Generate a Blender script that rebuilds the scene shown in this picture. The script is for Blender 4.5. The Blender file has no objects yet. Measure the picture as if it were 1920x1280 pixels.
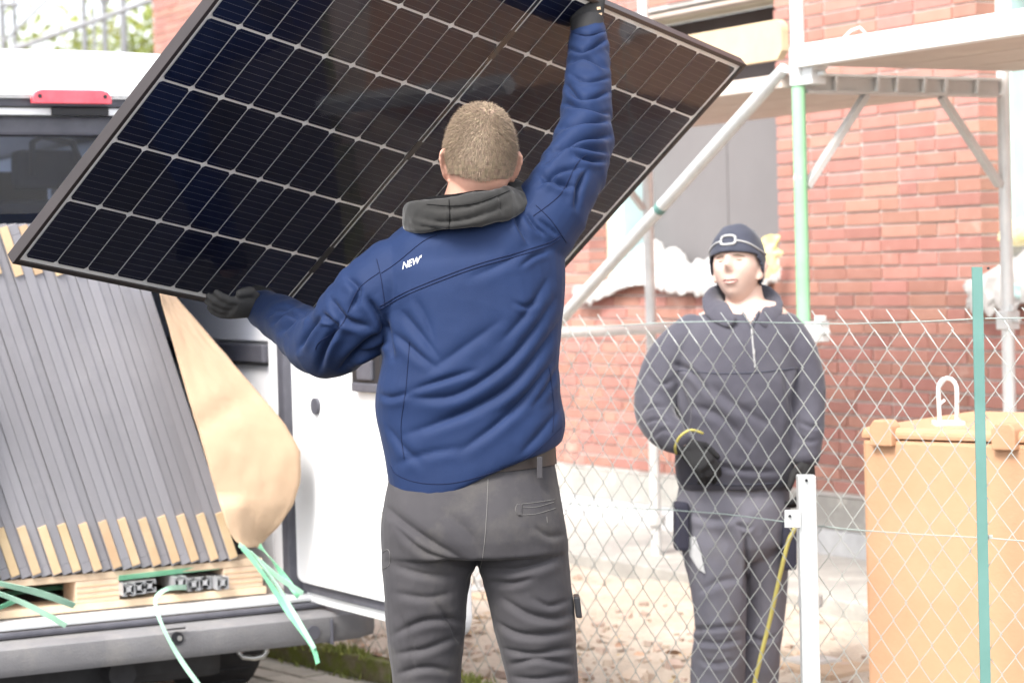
import bpy, bmesh, math, random
import numpy as np
from math import sin, cos, pi, radians, sqrt, atan2
from mathutils import Vector, Matrix, noise
from mathutils.bvhtree import BVHTree

random.seed(7)
scene = bpy.context.scene
col = scene.collection

# ------------------------------------------------------------------ camera
F = 4250.0                      # focal length in photo pixels (photo 1920 x 1280)
C = Vector((0, 0, 1.53))
PITCH, ROLL = 0.0315, 0.027
f0 = Vector((0, cos(PITCH), -sin(PITCH)))
_r0 = Vector((1, 0, 0)); _u0 = Vector((0, sin(PITCH), cos(PITCH)))
R_ = _r0 * cos(ROLL) - _u0 * sin(ROLL)
U_ = _u0 * cos(ROLL) + _r0 * sin(ROLL)
cd = bpy.data.cameras.new('camera'); cam = bpy.data.objects.new('camera', cd); col.objects.link(cam)
cam.matrix_world = Matrix(((R_.x, U_.x, -f0.x, C.x), (R_.y, U_.y, -f0.y, C.y), (R_.z, U_.z, -f0.z, C.z), (0, 0, 0, 1)))
cd.sensor_width = 36; cd.lens = 36 * F / 1920; cd.clip_start = 0.1; cd.clip_end = 500
cd.dof.use_dof = True; cd.dof.focus_distance = 5.1; cd.dof.aperture_fstop = 4.6
scene.camera = cam

# ------------------------------------------------------------------ light
SUN_EL, SUN_AZ = radians(50), radians(212)      # azimuth clockwise from +Y: behind the camera, to the right
w = bpy.data.worlds.new('World'); scene.world = w; w.use_nodes = True
nt = w.node_tree; nt.nodes.clear()
sky = nt.nodes.new('ShaderNodeTexSky'); sky.sky_type = 'NISHITA'; sky.sun_disc = False
sky.sun_elevation = SUN_EL; sky.sun_rotation = SUN_AZ; sky.air_density = 1.0; sky.dust_density = 3.0
hs = nt.nodes.new('ShaderNodeHueSaturation'); hs.inputs['Saturation'].default_value = 0.28
bg = nt.nodes.new('ShaderNodeBackground'); bg.inputs[1].default_value = 0.15
wo = nt.nodes.new('ShaderNodeOutputWorld')
nt.links.new(sky.outputs[0], hs.inputs['Color']); nt.links.new(hs.outputs[0], bg.inputs[0]); nt.links.new(bg.outputs[0], wo.inputs[0])
ld = bpy.data.lights.new('sun', 'SUN'); sun = bpy.data.objects.new('sun', ld); col.objects.link(sun)
ld.energy = 1.5; ld.angle = radians(18); ld.color = (1.0, 0.95, 0.88)
sd = Vector((sin(SUN_AZ) * cos(SUN_EL), cos(SUN_AZ) * cos(SUN_EL), sin(SUN_EL)))
sun.rotation_euler = sd.to_track_quat('Z', 'Y').to_euler()
vs = scene.view_settings
vs.view_transform = 'Standard'; vs.look = 'None'; vs.exposure = 1.68; vs.gamma = 1; vs.use_curve_mapping = False
scene.render.resolution_x = 1024; scene.render.resolution_y = 682

# ------------------------------------------------------------------ pixel helpers
def W(x, y, d):
    return C + (f0 + R_ * ((x - 960) / F) - U_ * ((y - 640) / F)) * d
def PX(p):
    v = p - C; d = v.dot(f0)
    return 960 + F * v.dot(R_) / d, 640 - F * v.dot(U_) / d, d
def RAY(x, y):
    return (f0 + R_ * ((x - 960) / F) - U_ * ((y - 640) / F)).normalized()
def ATZ(x, y, z):
    d = RAY(x, y); return C + d * ((z - C.z) / d.z)
def PXN(V):                        # numpy n x 3 -> u, v, depth
    q = V - np.array(C); d = q @ np.array(f0)
    return 960 + F * (q @ np.array(R_)) / d, 640 - F * (q @ np.array(U_)) / d, d

# ------------------------------------------------------------------ materials
MATS = {}
def M(name, c, rough=0.6, spec=0.4, metal=0.0, c2=None, vs=6.0, vamt=1.0, bump=0.0, bs=60.0, bd=0.01,
      rnd=0.0, island=False, stain=None, coat=0.0, sheen=0.0, trans=0.0, emit=None, detail=6):
    if name in MATS: return MATS[name]
    m = bpy.data.materials.new(name); m.use_nodes = True; MATS[name] = m
    t = m.node_tree; b = t.nodes['Principled BSDF']; L = t.links.new
    b.inputs['Roughness'].default_value = rough; b.inputs['Specular IOR Level'].default_value = spec
    b.inputs['Metallic'].default_value = metal; b.inputs['Coat Weight'].default_value = coat
    b.inputs['Sheen Weight'].default_value = sheen
    if sheen: b.inputs['Sheen Roughness'].default_value = 0.4
    geo = t.nodes.new('ShaderNodeNewGeometry')
    if c2 is None: c2 = tuple(min(1, x * 0.82) for x in c)
    n = t.nodes.new('ShaderNodeTexNoise'); n.inputs['Scale'].default_value = vs; n.inputs['Detail'].default_value = detail
    n.inputs['Roughness'].default_value = 0.62
    L(geo.outputs['Position'], n.inputs['Vector'])
    rp = t.nodes.new('ShaderNodeMapRange'); rp.inputs[1].default_value = 0.32; rp.inputs[2].default_value = 0.68
    rp.inputs[4].default_value = vamt
    L(n.outputs[0], rp.inputs[0])
    mx = t.nodes.new('ShaderNodeMix'); mx.data_type = 'RGBA'
    mx.inputs[6].default_value = (*c, 1); mx.inputs[7].default_value = (*c2, 1)
    L(rp.outputs[0], mx.inputs[0]); out = mx.outputs[2]
    if rnd:
        oi = t.nodes.new('ShaderNodeObjectInfo'); src = oi.outputs['Random']
        if island:
            ad = t.nodes.new('ShaderNodeMath'); ad.operation = 'ADD'; L(oi.outputs['Random'], ad.inputs[0]); L(geo.outputs['Random Per Island'], ad.inputs[1])
            fr = t.nodes.new('ShaderNodeMath'); fr.operation = 'FRACT'; L(ad.outputs[0], fr.inputs[0]); src = fr.outputs[0]
        r2 = t.nodes.new('ShaderNodeMapRange'); r2.inputs[3].default_value = 1 - rnd; r2.inputs[4].default_value = 1 + rnd
        L(src, r2.inputs[0])
        h = t.nodes.new('ShaderNodeHueSaturation'); L(r2.outputs[0], h.inputs['Value']); L(out, h.inputs['Color'])
        r3 = t.nodes.new('ShaderNodeMath'); r3.operation = 'MULTIPLY'; r3.inputs[1].default_value = 7.31; L(src, r3.inputs[0])
        r4 = t.nodes.new('ShaderNodeMath'); r4.operation = 'FRACT'; L(r3.outputs[0], r4.inputs[0])
        r5 = t.nodes.new('ShaderNodeMapRange'); r5.inputs[3].default_value = 0.5 - rnd * 0.06; r5.inputs[4].default_value = 0.5 + rnd * 0.06; L(r4.outputs[0], r5.inputs[0])
        L(r5.outputs[0], h.inputs['Hue']); out = h.outputs[0]
    if stain:                      # (colour, scale, lo, hi)
        s = t.nodes.new('ShaderNodeTexNoise'); s.inputs['Scale'].default_value = stain[1]; s.inputs['Detail'].default_value = 8
        s.inputs['Roughness'].default_value = 0.7; L(geo.outputs['Position'], s.inputs['Vector'])
        q = t.nodes.new('ShaderNodeMapRange'); q.inputs[1].default_value = stain[2]; q.inputs[2].default_value = stain[3]; L(s.outputs[0], q.inputs[0])
        m2 = t.nodes.new('ShaderNodeMix'); m2.data_type = 'RGBA'; m2.inputs[7].default_value = (*stain[0], 1)
        L(q.outputs[0], m2.inputs[0]); L(out, m2.inputs[6]); out = m2.outputs[2]
    L(out, b.inputs['Base Color'])
    if bump:
        nb = t.nodes.new('ShaderNodeTexNoise'); nb.inputs['Scale'].default_value = bs; nb.inputs['Detail'].default_value = 5
        L(geo.outputs['Position'], nb.inputs['Vector'])
        bp = t.nodes.new('ShaderNodeBump'); bp.inputs['Strength'].default_value = bump; bp.inputs['Distance'].default_value = bd
        L(nb.outputs[0], bp.inputs['Height']); L(bp.outputs[0], b.inputs['Normal'])
    if trans:
        tr = t.nodes.new('ShaderNodeBsdfTranslucent'); L(out, tr.inputs[0])
        ms = t.nodes.new('ShaderNodeMixShader'); ms.inputs[0].default_value = trans
        L(b.outputs[0], ms.inputs[1]); L(tr.outputs[0], ms.inputs[2]); L(ms.outputs[0], t.nodes['Material Output'].inputs[0])
    return m

M('brick', (0.43, 0.225, 0.185), 0.85, 0.2, c2=(0.38, 0.185, 0.15), vs=9, rnd=0.14, island=True, stain=((0.62, 0.46, 0.39), 2.3, 0.62, 0.78), bump=0.5, bs=90, bd=0.004)
M('mortar', (0.62, 0.59, 0.56), 0.95, 0.1, c2=(0.50, 0.48, 0.46), vs=14, bump=0.6, bs=70, bd=0.006)
M('galvanised', (0.74, 0.75, 0.74), 0.42, 0.5, 0.25, c2=(0.60, 0.62, 0.62), vs=9, bump=0.1, bs=40)
M('galvanised_dull', (0.60, 0.60, 0.59), 0.5, 0.5, 0.15, c2=(0.52, 0.52, 0.51), vs=9)
M('far_steel', (0.24, 0.245, 0.26), 0.55, 0.4, 0.1, vs=5)
M('green_paint', (0.26, 0.52, 0.30), 0.5, 0.4, c2=(0.31, 0.57, 0.36), vs=6, stain=((0.7, 0.72, 0.7), 9, 0.64, 0.70))
M('post_green', (0.105, 0.225, 0.20), 0.5, 0.4, c2=(0.13, 0.26, 0.235), vs=8)
M('deck_ply', (0.58, 0.50, 0.44), 0.75, 0.3, c2=(0.52, 0.445, 0.39), vs=7, stain=((0.64, 0.57, 0.5), 4, 0.55, 0.7))
M('toe_wood', (0.60, 0.48, 0.32), 0.7, 0.3, c2=(0.55, 0.42, 0.27), vs=8, stain=((0.62, 0.40, 0.18), 12, 0.66, 0.74))
M('deck_edge', (0.80, 0.80, 0.77), 0.5, 0.4, c2=(0.72, 0.72, 0.7), vs=6)
M('window_board', (0.195, 0.185, 0.187), 0.8, 0.2, c2=(0.18, 0.17, 0.172), vs=3)
M('dark_recess', (0.055, 0.046, 0.046), 0.85, 0.2, c2=(0.07, 0.06, 0.06), vs=5)
M('insulation', (0.82, 0.76, 0.62), 0.9, 0.1, vs=7)
M('foil', (0.52, 0.72, 0.72), 0.6, 0.3, vs=5)
M('white_pvc', (0.82, 0.82, 0.82), 0.35, 0.5, vs=5)
M('concrete', (0.44, 0.43, 0.40), 0.9, 0.2, c2=(0.34, 0.33, 0.31), vs=7, bump=0.5, bs=40, stain=((0.6, 0.58, 0.52), 5, 0.56, 0.7))
M('membrane', (0.50, 0.51, 0.52), 0.6, 0.4, c2=(0.64, 0.65, 0.66), vs=8, bump=0.4, bs=12, bd=0.02)
M('earth', (0.53, 0.46, 0.385), 0.95, 0.1, c2=(0.46, 0.38, 0.31), vs=5, bump=0.8, bs=30, bd=0.03, stain=((0.58, 0.52, 0.45), 2.2, 0.5, 0.66))
M('rubble', (0.48, 0.40, 0.335), 0.95, 0.1, c2=(0.42, 0.325, 0.26), vs=10, rnd=0.25, island=True)
M('asphalt', (0.055, 0.053, 0.052), 0.9, 0.2, c2=(0.042, 0.04, 0.04), vs=3, bump=0.5, bs=80)
M('asphalt_pale', (0.36, 0.33, 0.28), 0.9, 0.2, c2=(0.28, 0.26, 0.22), vs=9, bump=0.5, bs=80)
M('paver', (0.52, 0.48, 0.41), 0.9, 0.2, c2=(0.42, 0.385, 0.32), vs=8, rnd=0.15, bump=0.5, bs=60)
M('moss', (0.27, 0.30, 0.09), 0.95, 0.1, c2=(0.18, 0.20, 0.06), vs=25, rnd=0.3, island=True)
M('kerb', (0.25, 0.22, 0.15), 0.95, 0.1, c2=(0.13, 0.12, 0.06), vs=12, bump=0.6, bs=40, stain=((0.17, 0.20, 0.05), 8, 0.45, 0.6))
M('dead_leaf', (0.42, 0.30, 0.19), 0.8, 0.2, rnd=0.4, island=True)
M('leaf', (0.22, 0.27, 0.07), 0.7, 0.2, c2=(0.32, 0.34, 0.11), vs=1.2, rnd=0.3, island=True, trans=0.45)
M('bark', (0.20, 0.17, 0.14), 0.9, 0.1, vs=10)
M('wire', (0.47, 0.49, 0.47), 0.45, 0.5, 0.2, c2=(0.45, 0.475, 0.455), vs=30)
M('wire_green', (0.40, 0.48, 0.45), 0.5, 0.4, vs=30)
M('orange_plastic', (0.55, 0.325, 0.195), 0.5, 0.35, c2=(0.53, 0.305, 0.18), vs=3, bump=0.15, bs=90, stain=((0.57, 0.35, 0.22), 2, 0.52, 0.72))
M('orange_lid', (0.62, 0.275, 0.105), 0.5, 0.35, c2=(0.60, 0.255, 0.095), vs=3, stain=((0.64, 0.31, 0.14), 2, 0.52, 0.72))
M('sack_white', (0.58, 0.575, 0.565), 0.5, 0.4, c2=(0.52, 0.51, 0.50), vs=10, bump=0.3, bs=25, bd=0.02, stain=((0.62, 0.54, 0.22), 5, 0.70, 0.74))
M('sack_yellow', (0.80, 0.70, 0.18), 0.6, 0.3, c2=(0.84, 0.80, 0.62), vs=7, bump=0.3, bs=25, bd=0.02)
M('van_white', (0.86, 0.87, 0.88), 0.28, 0.5, c2=(0.84, 0.85, 0.86), vs=2, coat=0.4, stain=((0.62, 0.60, 0.56), 5, 0.68, 0.85))
M('van_inner', (0.80, 0.80, 0.83), 0.45, 0.4, c2=(0.76, 0.76, 0.79), vs=3)
M('rubber', (0.028, 0.028, 0.032), 0.6, 0.4, c2=(0.045, 0.045, 0.05), vs=14)
M('rubber_strip', (0.07, 0.07, 0.085), 0.5, 0.4, c2=(0.10, 0.10, 0.12), vs=14)
M('cabin_dark', (0.06, 0.072, 0.11), 0.5, 0.4, c2=(0.075, 0.088, 0.13), vs=4)
M('cabin_seat', (0.22, 0.25, 0.34), 0.6, 0.4, c2=(0.17, 0.20, 0.28), vs=8)
M('bumper_grey', (0.20, 0.197, 0.205), 0.65, 0.3, c2=(0.165, 0.162, 0.17), vs=6, bump=0.25, bs=200, stain=((0.25, 0.24, 0.23), 5, 0.5, 0.75))
M('red_lens', (0.62, 0.06, 0.09), 0.25, 0.5, c2=(0.70, 0.10, 0.13), vs=20, coat=0.5)
M('chrome', (0.55, 0.55, 0.55), 0.3, 0.5, 0.8)
M('module_frame', (0.255, 0.249, 0.27), 0.5, 0.45, 0.1, c2=(0.24, 0.234, 0.254), vs=3, stain=((0.28, 0.272, 0.292), 2.2, 0.5, 0.7), rnd=0.10)
M('cardboard', (0.56, 0.42, 0.27), 0.8, 0.2, c2=(0.50, 0.35, 0.21), vs=9, rnd=0.10)
M('kraft', (0.46, 0.33, 0.225), 0.75, 0.25, c2=(0.43, 0.30, 0.20), vs=3, bump=0.2, bs=8, bd=0.03)
M('pallet_wood', (0.62, 0.49, 0.36), 0.85, 0.2, c2=(0.54, 0.40, 0.28), vs=14, rnd=0.12)
M('strap_green', (0.14, 0.42, 0.24), 0.4, 0.4, c2=(0.22, 0.52, 0.34), vs=10)
M('strap_pale', (0.27, 0.46, 0.34), 0.4, 0.4, c2=(0.34, 0.52, 0.42), vs=10)
M('aluminium', (0.52, 0.53, 0.55), 0.4, 0.5, 0.5, vs=10)
M('panel_frame', (0.045, 0.038, 0.038), 0.38, 0.5, 0.55, c2=(0.06, 0.05, 0.05), vs=5)
M('backsheet', (0.94, 0.95, 0.96), 0.5, 0.4, vs=5)
M('jacket', (0.0110, 0.0260, 0.082), 0.72, 0.22, c2=(0.0090, 0.0215, 0.069), vs=7, bump=0.30, bs=420, bd=0.0012, sheen=0.05)
M('seam', (0.006, 0.012, 0.045), 0.7, 0.2)
M('logo_white', (0.80, 0.80, 0.82), 0.5, 0.3)
M('hood', (0.040, 0.039, 0.038), 0.9, 0.15, c2=(0.028, 0.028, 0.028), vs=10, bump=0.3, bs=500, bd=0.001, sheen=0.3)
M('hood_inside', (0.008, 0.008, 0.009), 0.95, 0.1)
M('trousers', (0.058, 0.055, 0.059), 0.85, 0.2, c2=(0.042, 0.040, 0.045), vs=5, bump=0.35, bs=500, bd=0.001, stain=((0.090, 0.084, 0.078), 3.4, 0.52, 0.75), sheen=0.1)
M('stitch', (0.17, 0.165, 0.16), 0.8, 0.2)
M('belt', (0.045, 0.032, 0.028), 0.5, 0.4)
M('skin', (0.58, 0.34, 0.26), 0.5, 0.4, c2=(0.54, 0.29, 0.22), vs=25)
M('skin_pale', (0.66, 0.48, 0.405), 0.5, 0.4, c2=(0.62, 0.43, 0.355), vs=25)
M('lips', (0.62, 0.36, 0.32), 0.5, 0.4)
M('hair', (0.27, 0.205, 0.145), 0.6, 0.3, c2=(0.185, 0.137, 0.095), vs=14, rnd=0.35, island=True)
M('glove', (0.020, 0.020, 0.022), 0.75, 0.25, c2=(0.034, 0.033, 0.033), vs=12, bump=0.3, bs=300, bd=0.001)
M('glove_grey', (0.075, 0.073, 0.072), 0.8, 0.2, c2=(0.055, 0.054, 0.054), vs=14, bump=0.3, bs=300, bd=0.001)
M('tan_label', (0.62, 0.45, 0.30), 0.7, 0.2)
M('navy_fleece', (0.088, 0.086, 0.104), 0.95, 0.1, c2=(0.068, 0.066, 0.084), vs=9, bump=0.3, bs=300, bd=0.002, sheen=0.3)
M('beanie', (0.060, 0.063, 0.085), 0.9, 0.1, c2=(0.046, 0.05, 0.068), vs=20, bump=0.3, bs=260, bd=0.002, sheen=0.2)
M('reflective', (0.40, 0.40, 0.40), 0.5, 0.4)
M('work_trousers', (0.225, 0.220, 0.255), 0.9, 0.15, c2=(0.175, 0.172, 0.205), vs=5, bump=0.2, bs=400, bd=0.001, stain=((0.2, 0.19, 0.19), 3, 0.5, 0.7))
M('dark_panel_cloth', (0.060, 0.060, 0.085), 0.9, 0.15, vs=6)
M('yellow_cable', (0.66, 0.58, 0.16), 0.5, 0.4)
M('boot', (0.03, 0.026, 0.024), 0.6, 0.3)
M('black_plastic', (0.02, 0.02, 0.024), 0.45, 0.4)
M('paper', (0.8, 0.8, 0.8), 0.8, 0.2)

def glass_mat(name, tint, ior, rough):
    m = bpy.data.materials.new(name); m.use_nodes = True; MATS[name] = m
    t = m.node_tree; t.nodes.clear(); L = t.links.new
    o = t.nodes.new('ShaderNodeOutputMaterial'); ms = t.nodes.new('ShaderNodeMixShader')
    fr0 = t.nodes.new('ShaderNodeFresnel'); fr0.inputs[0].default_value = ior
    ge = t.nodes.new('ShaderNodeNewGeometry'); fr = t.nodes.new('ShaderNodeMath'); fr.operation = 'MULTIPLY_ADD'
    L(ge.outputs['Backfacing'], fr.inputs[0]); fr.inputs[1].default_value = -1.0; fr.inputs[2].default_value = 1.0
    f2 = t.nodes.new('ShaderNodeMath'); f2.operation = 'MULTIPLY'; L(fr.outputs[0], f2.inputs[0]); L(fr0.outputs[0], f2.inputs[1]); fr = f2
    tb = t.nodes.new('ShaderNodeBsdfTransparent'); tb.inputs[0].default_value = (*tint, 1)
    g = t.nodes.new('ShaderNodeBsdfGlossy'); g.inputs['Roughness'].default_value = rough
    L(fr.outputs[0], ms.inputs[0]); L(tb.outputs[0], ms.inputs[1]); L(g.outputs[0], ms.inputs[2]); L(ms.outputs[0], o.inputs[0])
    return m
glass_mat('solar_glass', (1, 1, 1), 1.40, 0.03)
glass_mat('dark_glass', (0.50, 0.57, 0.72), 1.5, 0.0)
glass_mat('clear_glass', (0.85, 0.9, 0.9), 1.45, 0.0)

def cell_mat():
    m = bpy.data.materials.new('solar_cell'); m.use_nodes = True; MATS['solar_cell'] = m
    t = m.node_tree; b = t.nodes['Principled BSDF']; L = t.links.new
    tc = t.nodes.new('ShaderNodeTexCoord'); sp = t.nodes.new('ShaderNodeSeparateXYZ'); L(tc.outputs['Object'], sp.inputs[0])
    def math_(op, a, v=None):
        n = t.nodes.new('ShaderNodeMath'); n.operation = op
        L(a, n.inputs[0])
        if v is not None: n.inputs[1].default_value = v
        return n.outputs[0]
    ph = math_('FRACT', math_('MULTIPLY', sp.outputs['Y'], 1 / 0.0182))
    d = math_('ABSOLUTE', math_('SUBTRACT', ph, 0.5))
    line = math_('LESS_THAN', d, 0.032)                                # the thin collector wires
    ph2 = math_('FRACT', math_('MULTIPLY', sp.outputs['X'], 1 / 0.0075))
    dot = math_('GREATER_THAN', ph2, 0.12)
    lm = t.nodes.new('ShaderNodeMath'); lm.operation = 'MULTIPLY'; L(line, lm.inputs[0]); L(dot, lm.inputs[1])
    mx = t.nodes.new('ShaderNodeMix'); mx.data_type = 'RGBA'
    mx.inputs[6].default_value = (0.0020, 0.0042, 0.0200, 1); mx.inputs[7].default_value = (0.085, 0.088, 0.105, 1)
    L(lm.outputs[0], mx.inputs[0])
    oi = t.nodes.new('ShaderNodeObjectInfo'); h = t.nodes.new('ShaderNodeHueSaturation')
    r = t.nodes.new('ShaderNodeMapRange'); r.inputs[3].default_value = 0.8; r.inputs[4].default_value = 1.25; L(oi.outputs['Random'], r.inputs[0])
    L(r.outputs[0], h.inputs['Value']); L(mx.outputs[2], h.inputs['Color']); L(h.outputs[0], b.inputs['Base Color'])
    b.inputs['Roughness'].default_value = 0.35; b.inputs['Specular IOR Level'].default_value = 0.12
cell_mat()

# ------------------------------------------------------------------ mesh helpers
class MB:
    def __init__(s): s.v = []; s.f = []
    def add(s, vs_, fs_):
        o = len(s.v); s.v += [Vector(v) for v in vs_]; s.f += [tuple(i + o for i in f) for f in fs_]; return s
    def hexa(s, p):               # 8 points: bottom 4 ccw, top 4 ccw
        return s.add(p, [(3, 2, 1, 0), (4, 5, 6, 7), (0, 1, 5, 4), (1, 2, 6, 5), (2, 3, 7, 6), (3, 0, 4, 7)])
    def box(s, c, ax, ay, az):    # centre and three half-axis vectors
        c = Vector(c)
        return s.hexa([c - ax - ay - az, c + ax - ay - az, c + ax + ay - az, c - ax + ay - az,
                       c - ax - ay + az, c + ax - ay + az, c + ax + ay + az, c - ax + ay + az])
    def tube(s, pts, r, n=8, cap=True):
        pts = [Vector(p) for p in pts]; rs = r if isinstance(r, (list, tuple)) else [r] * len(pts)
        o = len(s.v); up = None
        for i, p in enumerate(pts):
            t = (pts[min(i + 1, len(pts) - 1)] - pts[max(i - 1, 0)]).normalized()
            if up is None:
                a = Vector((0, 0, 1)) if abs(t.z) < 0.9 else Vector((1, 0, 0)); up = (a - t * a.dot(t)).normalized()
            else: up = (up - t * up.dot(t)).normalized()
            b = t.cross(up)
            for k in range(n):
                an = 2 * pi * k / n; s.v.append(p + (up * cos(an) + b * sin(an)) * rs[i])
        for i in range(len(pts) - 1):
            for k in range(n):
                a = o + i * n + k; b_ = o + i * n + (k + 1) % n; s.f.append((a, b_, b_ + n, a + n))
        if cap:
            s.f.append(tuple(o + k for k in reversed(range(n)))); e = o + (len(pts) - 1) * n; s.f.append(tuple(e + k for k in range(n)))
        return s
    def ribbon(s, pts, sides, wd, th=0.0008):    # strap: centre line + side vectors, a real thickness
        o = len(s.v); n = len(pts)
        for i, p in enumerate(pts):
            p = Vector(p); sv = Vector(sides[i] if isinstance(sides, list) else sides).normalized() * wd / 2
            t = (Vector(pts[min(i + 1, n - 1)]) - Vector(pts[max(i - 1, 0)])).normalized(); nn = t.cross(sv).normalized() * th
            s.v += [p - sv - nn, p + sv - nn, p + sv + nn, p - sv + nn]
        for i in range(n - 1):
            a = o + 4 * i
            for k in range(4): s.f.append((a + k, a + (k + 1) % 4, a + 4 + (k + 1) % 4, a + 4 + k))
        s.f.append((o + 3, o + 2, o + 1, o)); e = o + 4 * (n - 1); s.f.append((e, e + 1, e + 2, e + 3)); return s
    def prism(s, outline, ext):   # outline points (planar, ordered), extruded by vector
        n = len(outline); ext = Vector(ext); o = len(s.v)
        s.v += [Vector(p) for p in outline] + [Vector(p) + ext for p in outline]
        s.f.append(tuple(o + i for i in range(n))); s.f.append(tuple(o + n + i for i in reversed(range(n))))
        for i in range(n): s.f.append((o + (i + 1) % n, o + i, o + n + i, o + n + (i + 1) % n))
        return s
    def build(s, name, mat, parent=None, smooth=False, bevel=0.0, fixn=True):
        me = bpy.data.meshes.new(name); me.from_pydata([tuple(v) for v in s.v], [], s.f)
        if fixn or bevel:
            bm = bmesh.new(); bm.from_mesh(me)
            if bevel:
                bmesh.ops.bevel(bm, geom=[e for e in bm.edges], offset=bevel, segments=2, affect='EDGES', profile=0.6, clamp_overlap=True)
            bmesh.ops.recalc_face_normals(bm, faces=bm.faces); bm.to_mesh(me); bm.free()
        return obj(name, me, mat, parent, smooth)
def obj(name, me, mat, parent=None, smooth=False):
    if mat is not None: me.materials.append(MATS[mat] if isinstance(mat, str) else mat)
    if smooth:
        me.polygons.foreach_set('use_smooth', [True] * len(me.polygons))
        if smooth == 'auto':
            try: me.set_sharp_from_angle(angle=radians(38))
            except Exception: pass
    o = bpy.data.objects.new(name, me); col.objects.link(o)
    if parent is not None: put(o, parent)
    return o
ROOTINV = {}
def put(o, parent):
    o.parent = parent
    if parent.name in ROOTINV: o.matrix_parent_inverse = ROOTINV[parent.name]
def thing(name, loc, label, cat, group=None):
    e = bpy.data.objects.new(name, None); col.objects.link(e); e.location = loc; e.empty_display_size = 0.1
    ROOTINV[e.name] = Matrix.Translation(-Vector(loc)); tag(e, label, cat, group); return e
def tag(o, label, cat=None, group=None, kind=None):
    if label: o['label'] = label
    if cat: o['category'] = cat
    if group: o['group'] = group
    if kind: o['kind'] = kind
    return o
def struct(o): o['kind'] = 'structure'; return o
X3, Y3, Z3 = Vector((1, 0, 0)), Vector((0, 1, 0)), Vector((0, 0, 1))
def smooth01(x): x = max(0.0, min(1.0, x)); return x * x * (3 - 2 * x)

def resample(rows, per):                     # catmull-rom through tuples
    out = []
    for i in range(len(rows) - 1):
        r0, r1, r2, r3 = rows[max(i - 1, 0)], rows[i], rows[i + 1], rows[min(i + 2, len(rows) - 1)]
        for k in range(per):
            t = k / per; out.append(tuple(0.5 * (2 * b + (c - a) * t + (2 * a - 5 * b + 4 * c - d) * t * t + (3 * b - a - 3 * c + d) * t ** 3) for a, b, c, d in zip(r0, r1, r2, r3)))
    out.append(rows[-1]); return out

# ================================================================== SETTING
FO = Vector((0.1935, 7.15, 0)); FD = Vector((0.599, -0.801, 0)).normalized(); FN = Vector((-FD.y, FD.x, 0))   # fence line, FN points into the yard
TH = radians(59.5)
WO = Vector((1.551, 10.3, 0)); WU = Vector((cos(TH), -sin(TH), 0)); WN = Vector((-sin(TH), -cos(TH), 0))       # facade line
def WPT(s, z, out=0.0): return WO + WU * s + WN * out + Z3 * z
def yard_z(p):
    p = Vector((p.x, p.y, 0)); a = (p - FO).dot(FD); dw = (p - WO).dot(WN)
    z = 0.10 - 0.18 * smooth01((a + 1.0) / 2.2)
    z = z + (0.14 - z) * smooth01((2.6 - dw) / 1.2)
    return z + 0.03 * noise.noise(Vector((p.x * 2.1, p.y * 2.1, 0))) + 0.012 * noise.noise(Vector((p.x * 9, p.y * 9, 3)))

g = MB().add([(-250, -120, -0.35), (250, -120, -0.35), (250, 400, -0.35), (-250, 400, -0.35)], [(0, 1, 2, 3)]).build('ground', 'earth'); struct(g)
# street: everything on the camera side of the fence
a0 = FO - FD * 60 - FN * 0.07; a1 = FO + FD * 60 - FN * 0.07
st = MB().prism([a0, a1, a1 - FN * 70, a0 - FN * 70], (0, 0, -0.30)); st = st.build('street', 'asphalt'); struct(st)
# yard: uneven soil
mb = MB(); na, nq = 120, 70
for i in range(na + 1):
    for j in range(nq + 1):
        p = FO + FD * (-7.5 + 12.5 * i / na) + FN * (0.0 + 6.2 * (j / nq)); mb.v.append(Vector((p.x, p.y, yard_z(p))))
for i in range(na):
    for j in range(nq):
        a = i * (nq + 1) + j; mb.f.append((a, a + nq + 1, a + nq + 2, a + 1))
yard = mb.build('yard_soil', 'earth', smooth=True); struct(yard)
# concrete apron along the facade
ap = MB().box(WPT(-3.2, 0.09, 0.55), WU * 7, WN * 0.42, Z3 * 0.11).build('concrete_path', 'concrete', bevel=0.01); struct(ap)
# paving blocks near the kerb
pav = None; pm = None
PVZ = 0.085
pc0 = FO - FD * 9 - FN * 0.071; pc1 = FO - FD * 0.45 - FN * 0.071
pv = struct(MB().prism([pc0, pc1, pc1 - FN * 0.95, pc0 - FN * 0.95], (0, 0, PVZ)).build('pavement', 'asphalt_pale'))
pmesh = None; cnt = 0
for i in range(-3, 16):
    for j in range(0, 26):
        o = Vector((-1.85, 6.65, 0)) + FN * 0.0
        p = Vector((-2.1, 9.4, 0)) + FD * (0.205 * j + (0.1 if i % 2 else 0)) - FN * (0.105 * i)
        q = (p - FO).dot(FN)
        if not (-0.95 < q < -0.14): continue
        u_, v_, d_ = PX(p + Z3 * PVZ)
        if not (470 < u_ < 1000 and 1180 < v_ < 1330): continue
        if pmesh is None:
            b = MB().box((0, 0, 0.0), FD * 0.0985, FN * 0.0485, Z3 * 0.015).build('paving_block', 'paver', pv, bevel=0.006)
            pmesh = b
        else:
            b = pmesh.copy(); col.objects.link(b)
        b.location = (p.x, p.y, PVZ - 0.004 + random.uniform(-0.003, 0.004)); b.rotation_euler = (random.uniform(-.02, .02), random.uniform(-.02, .02), random.uniform(-.02, .02)); cnt += 1

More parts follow.
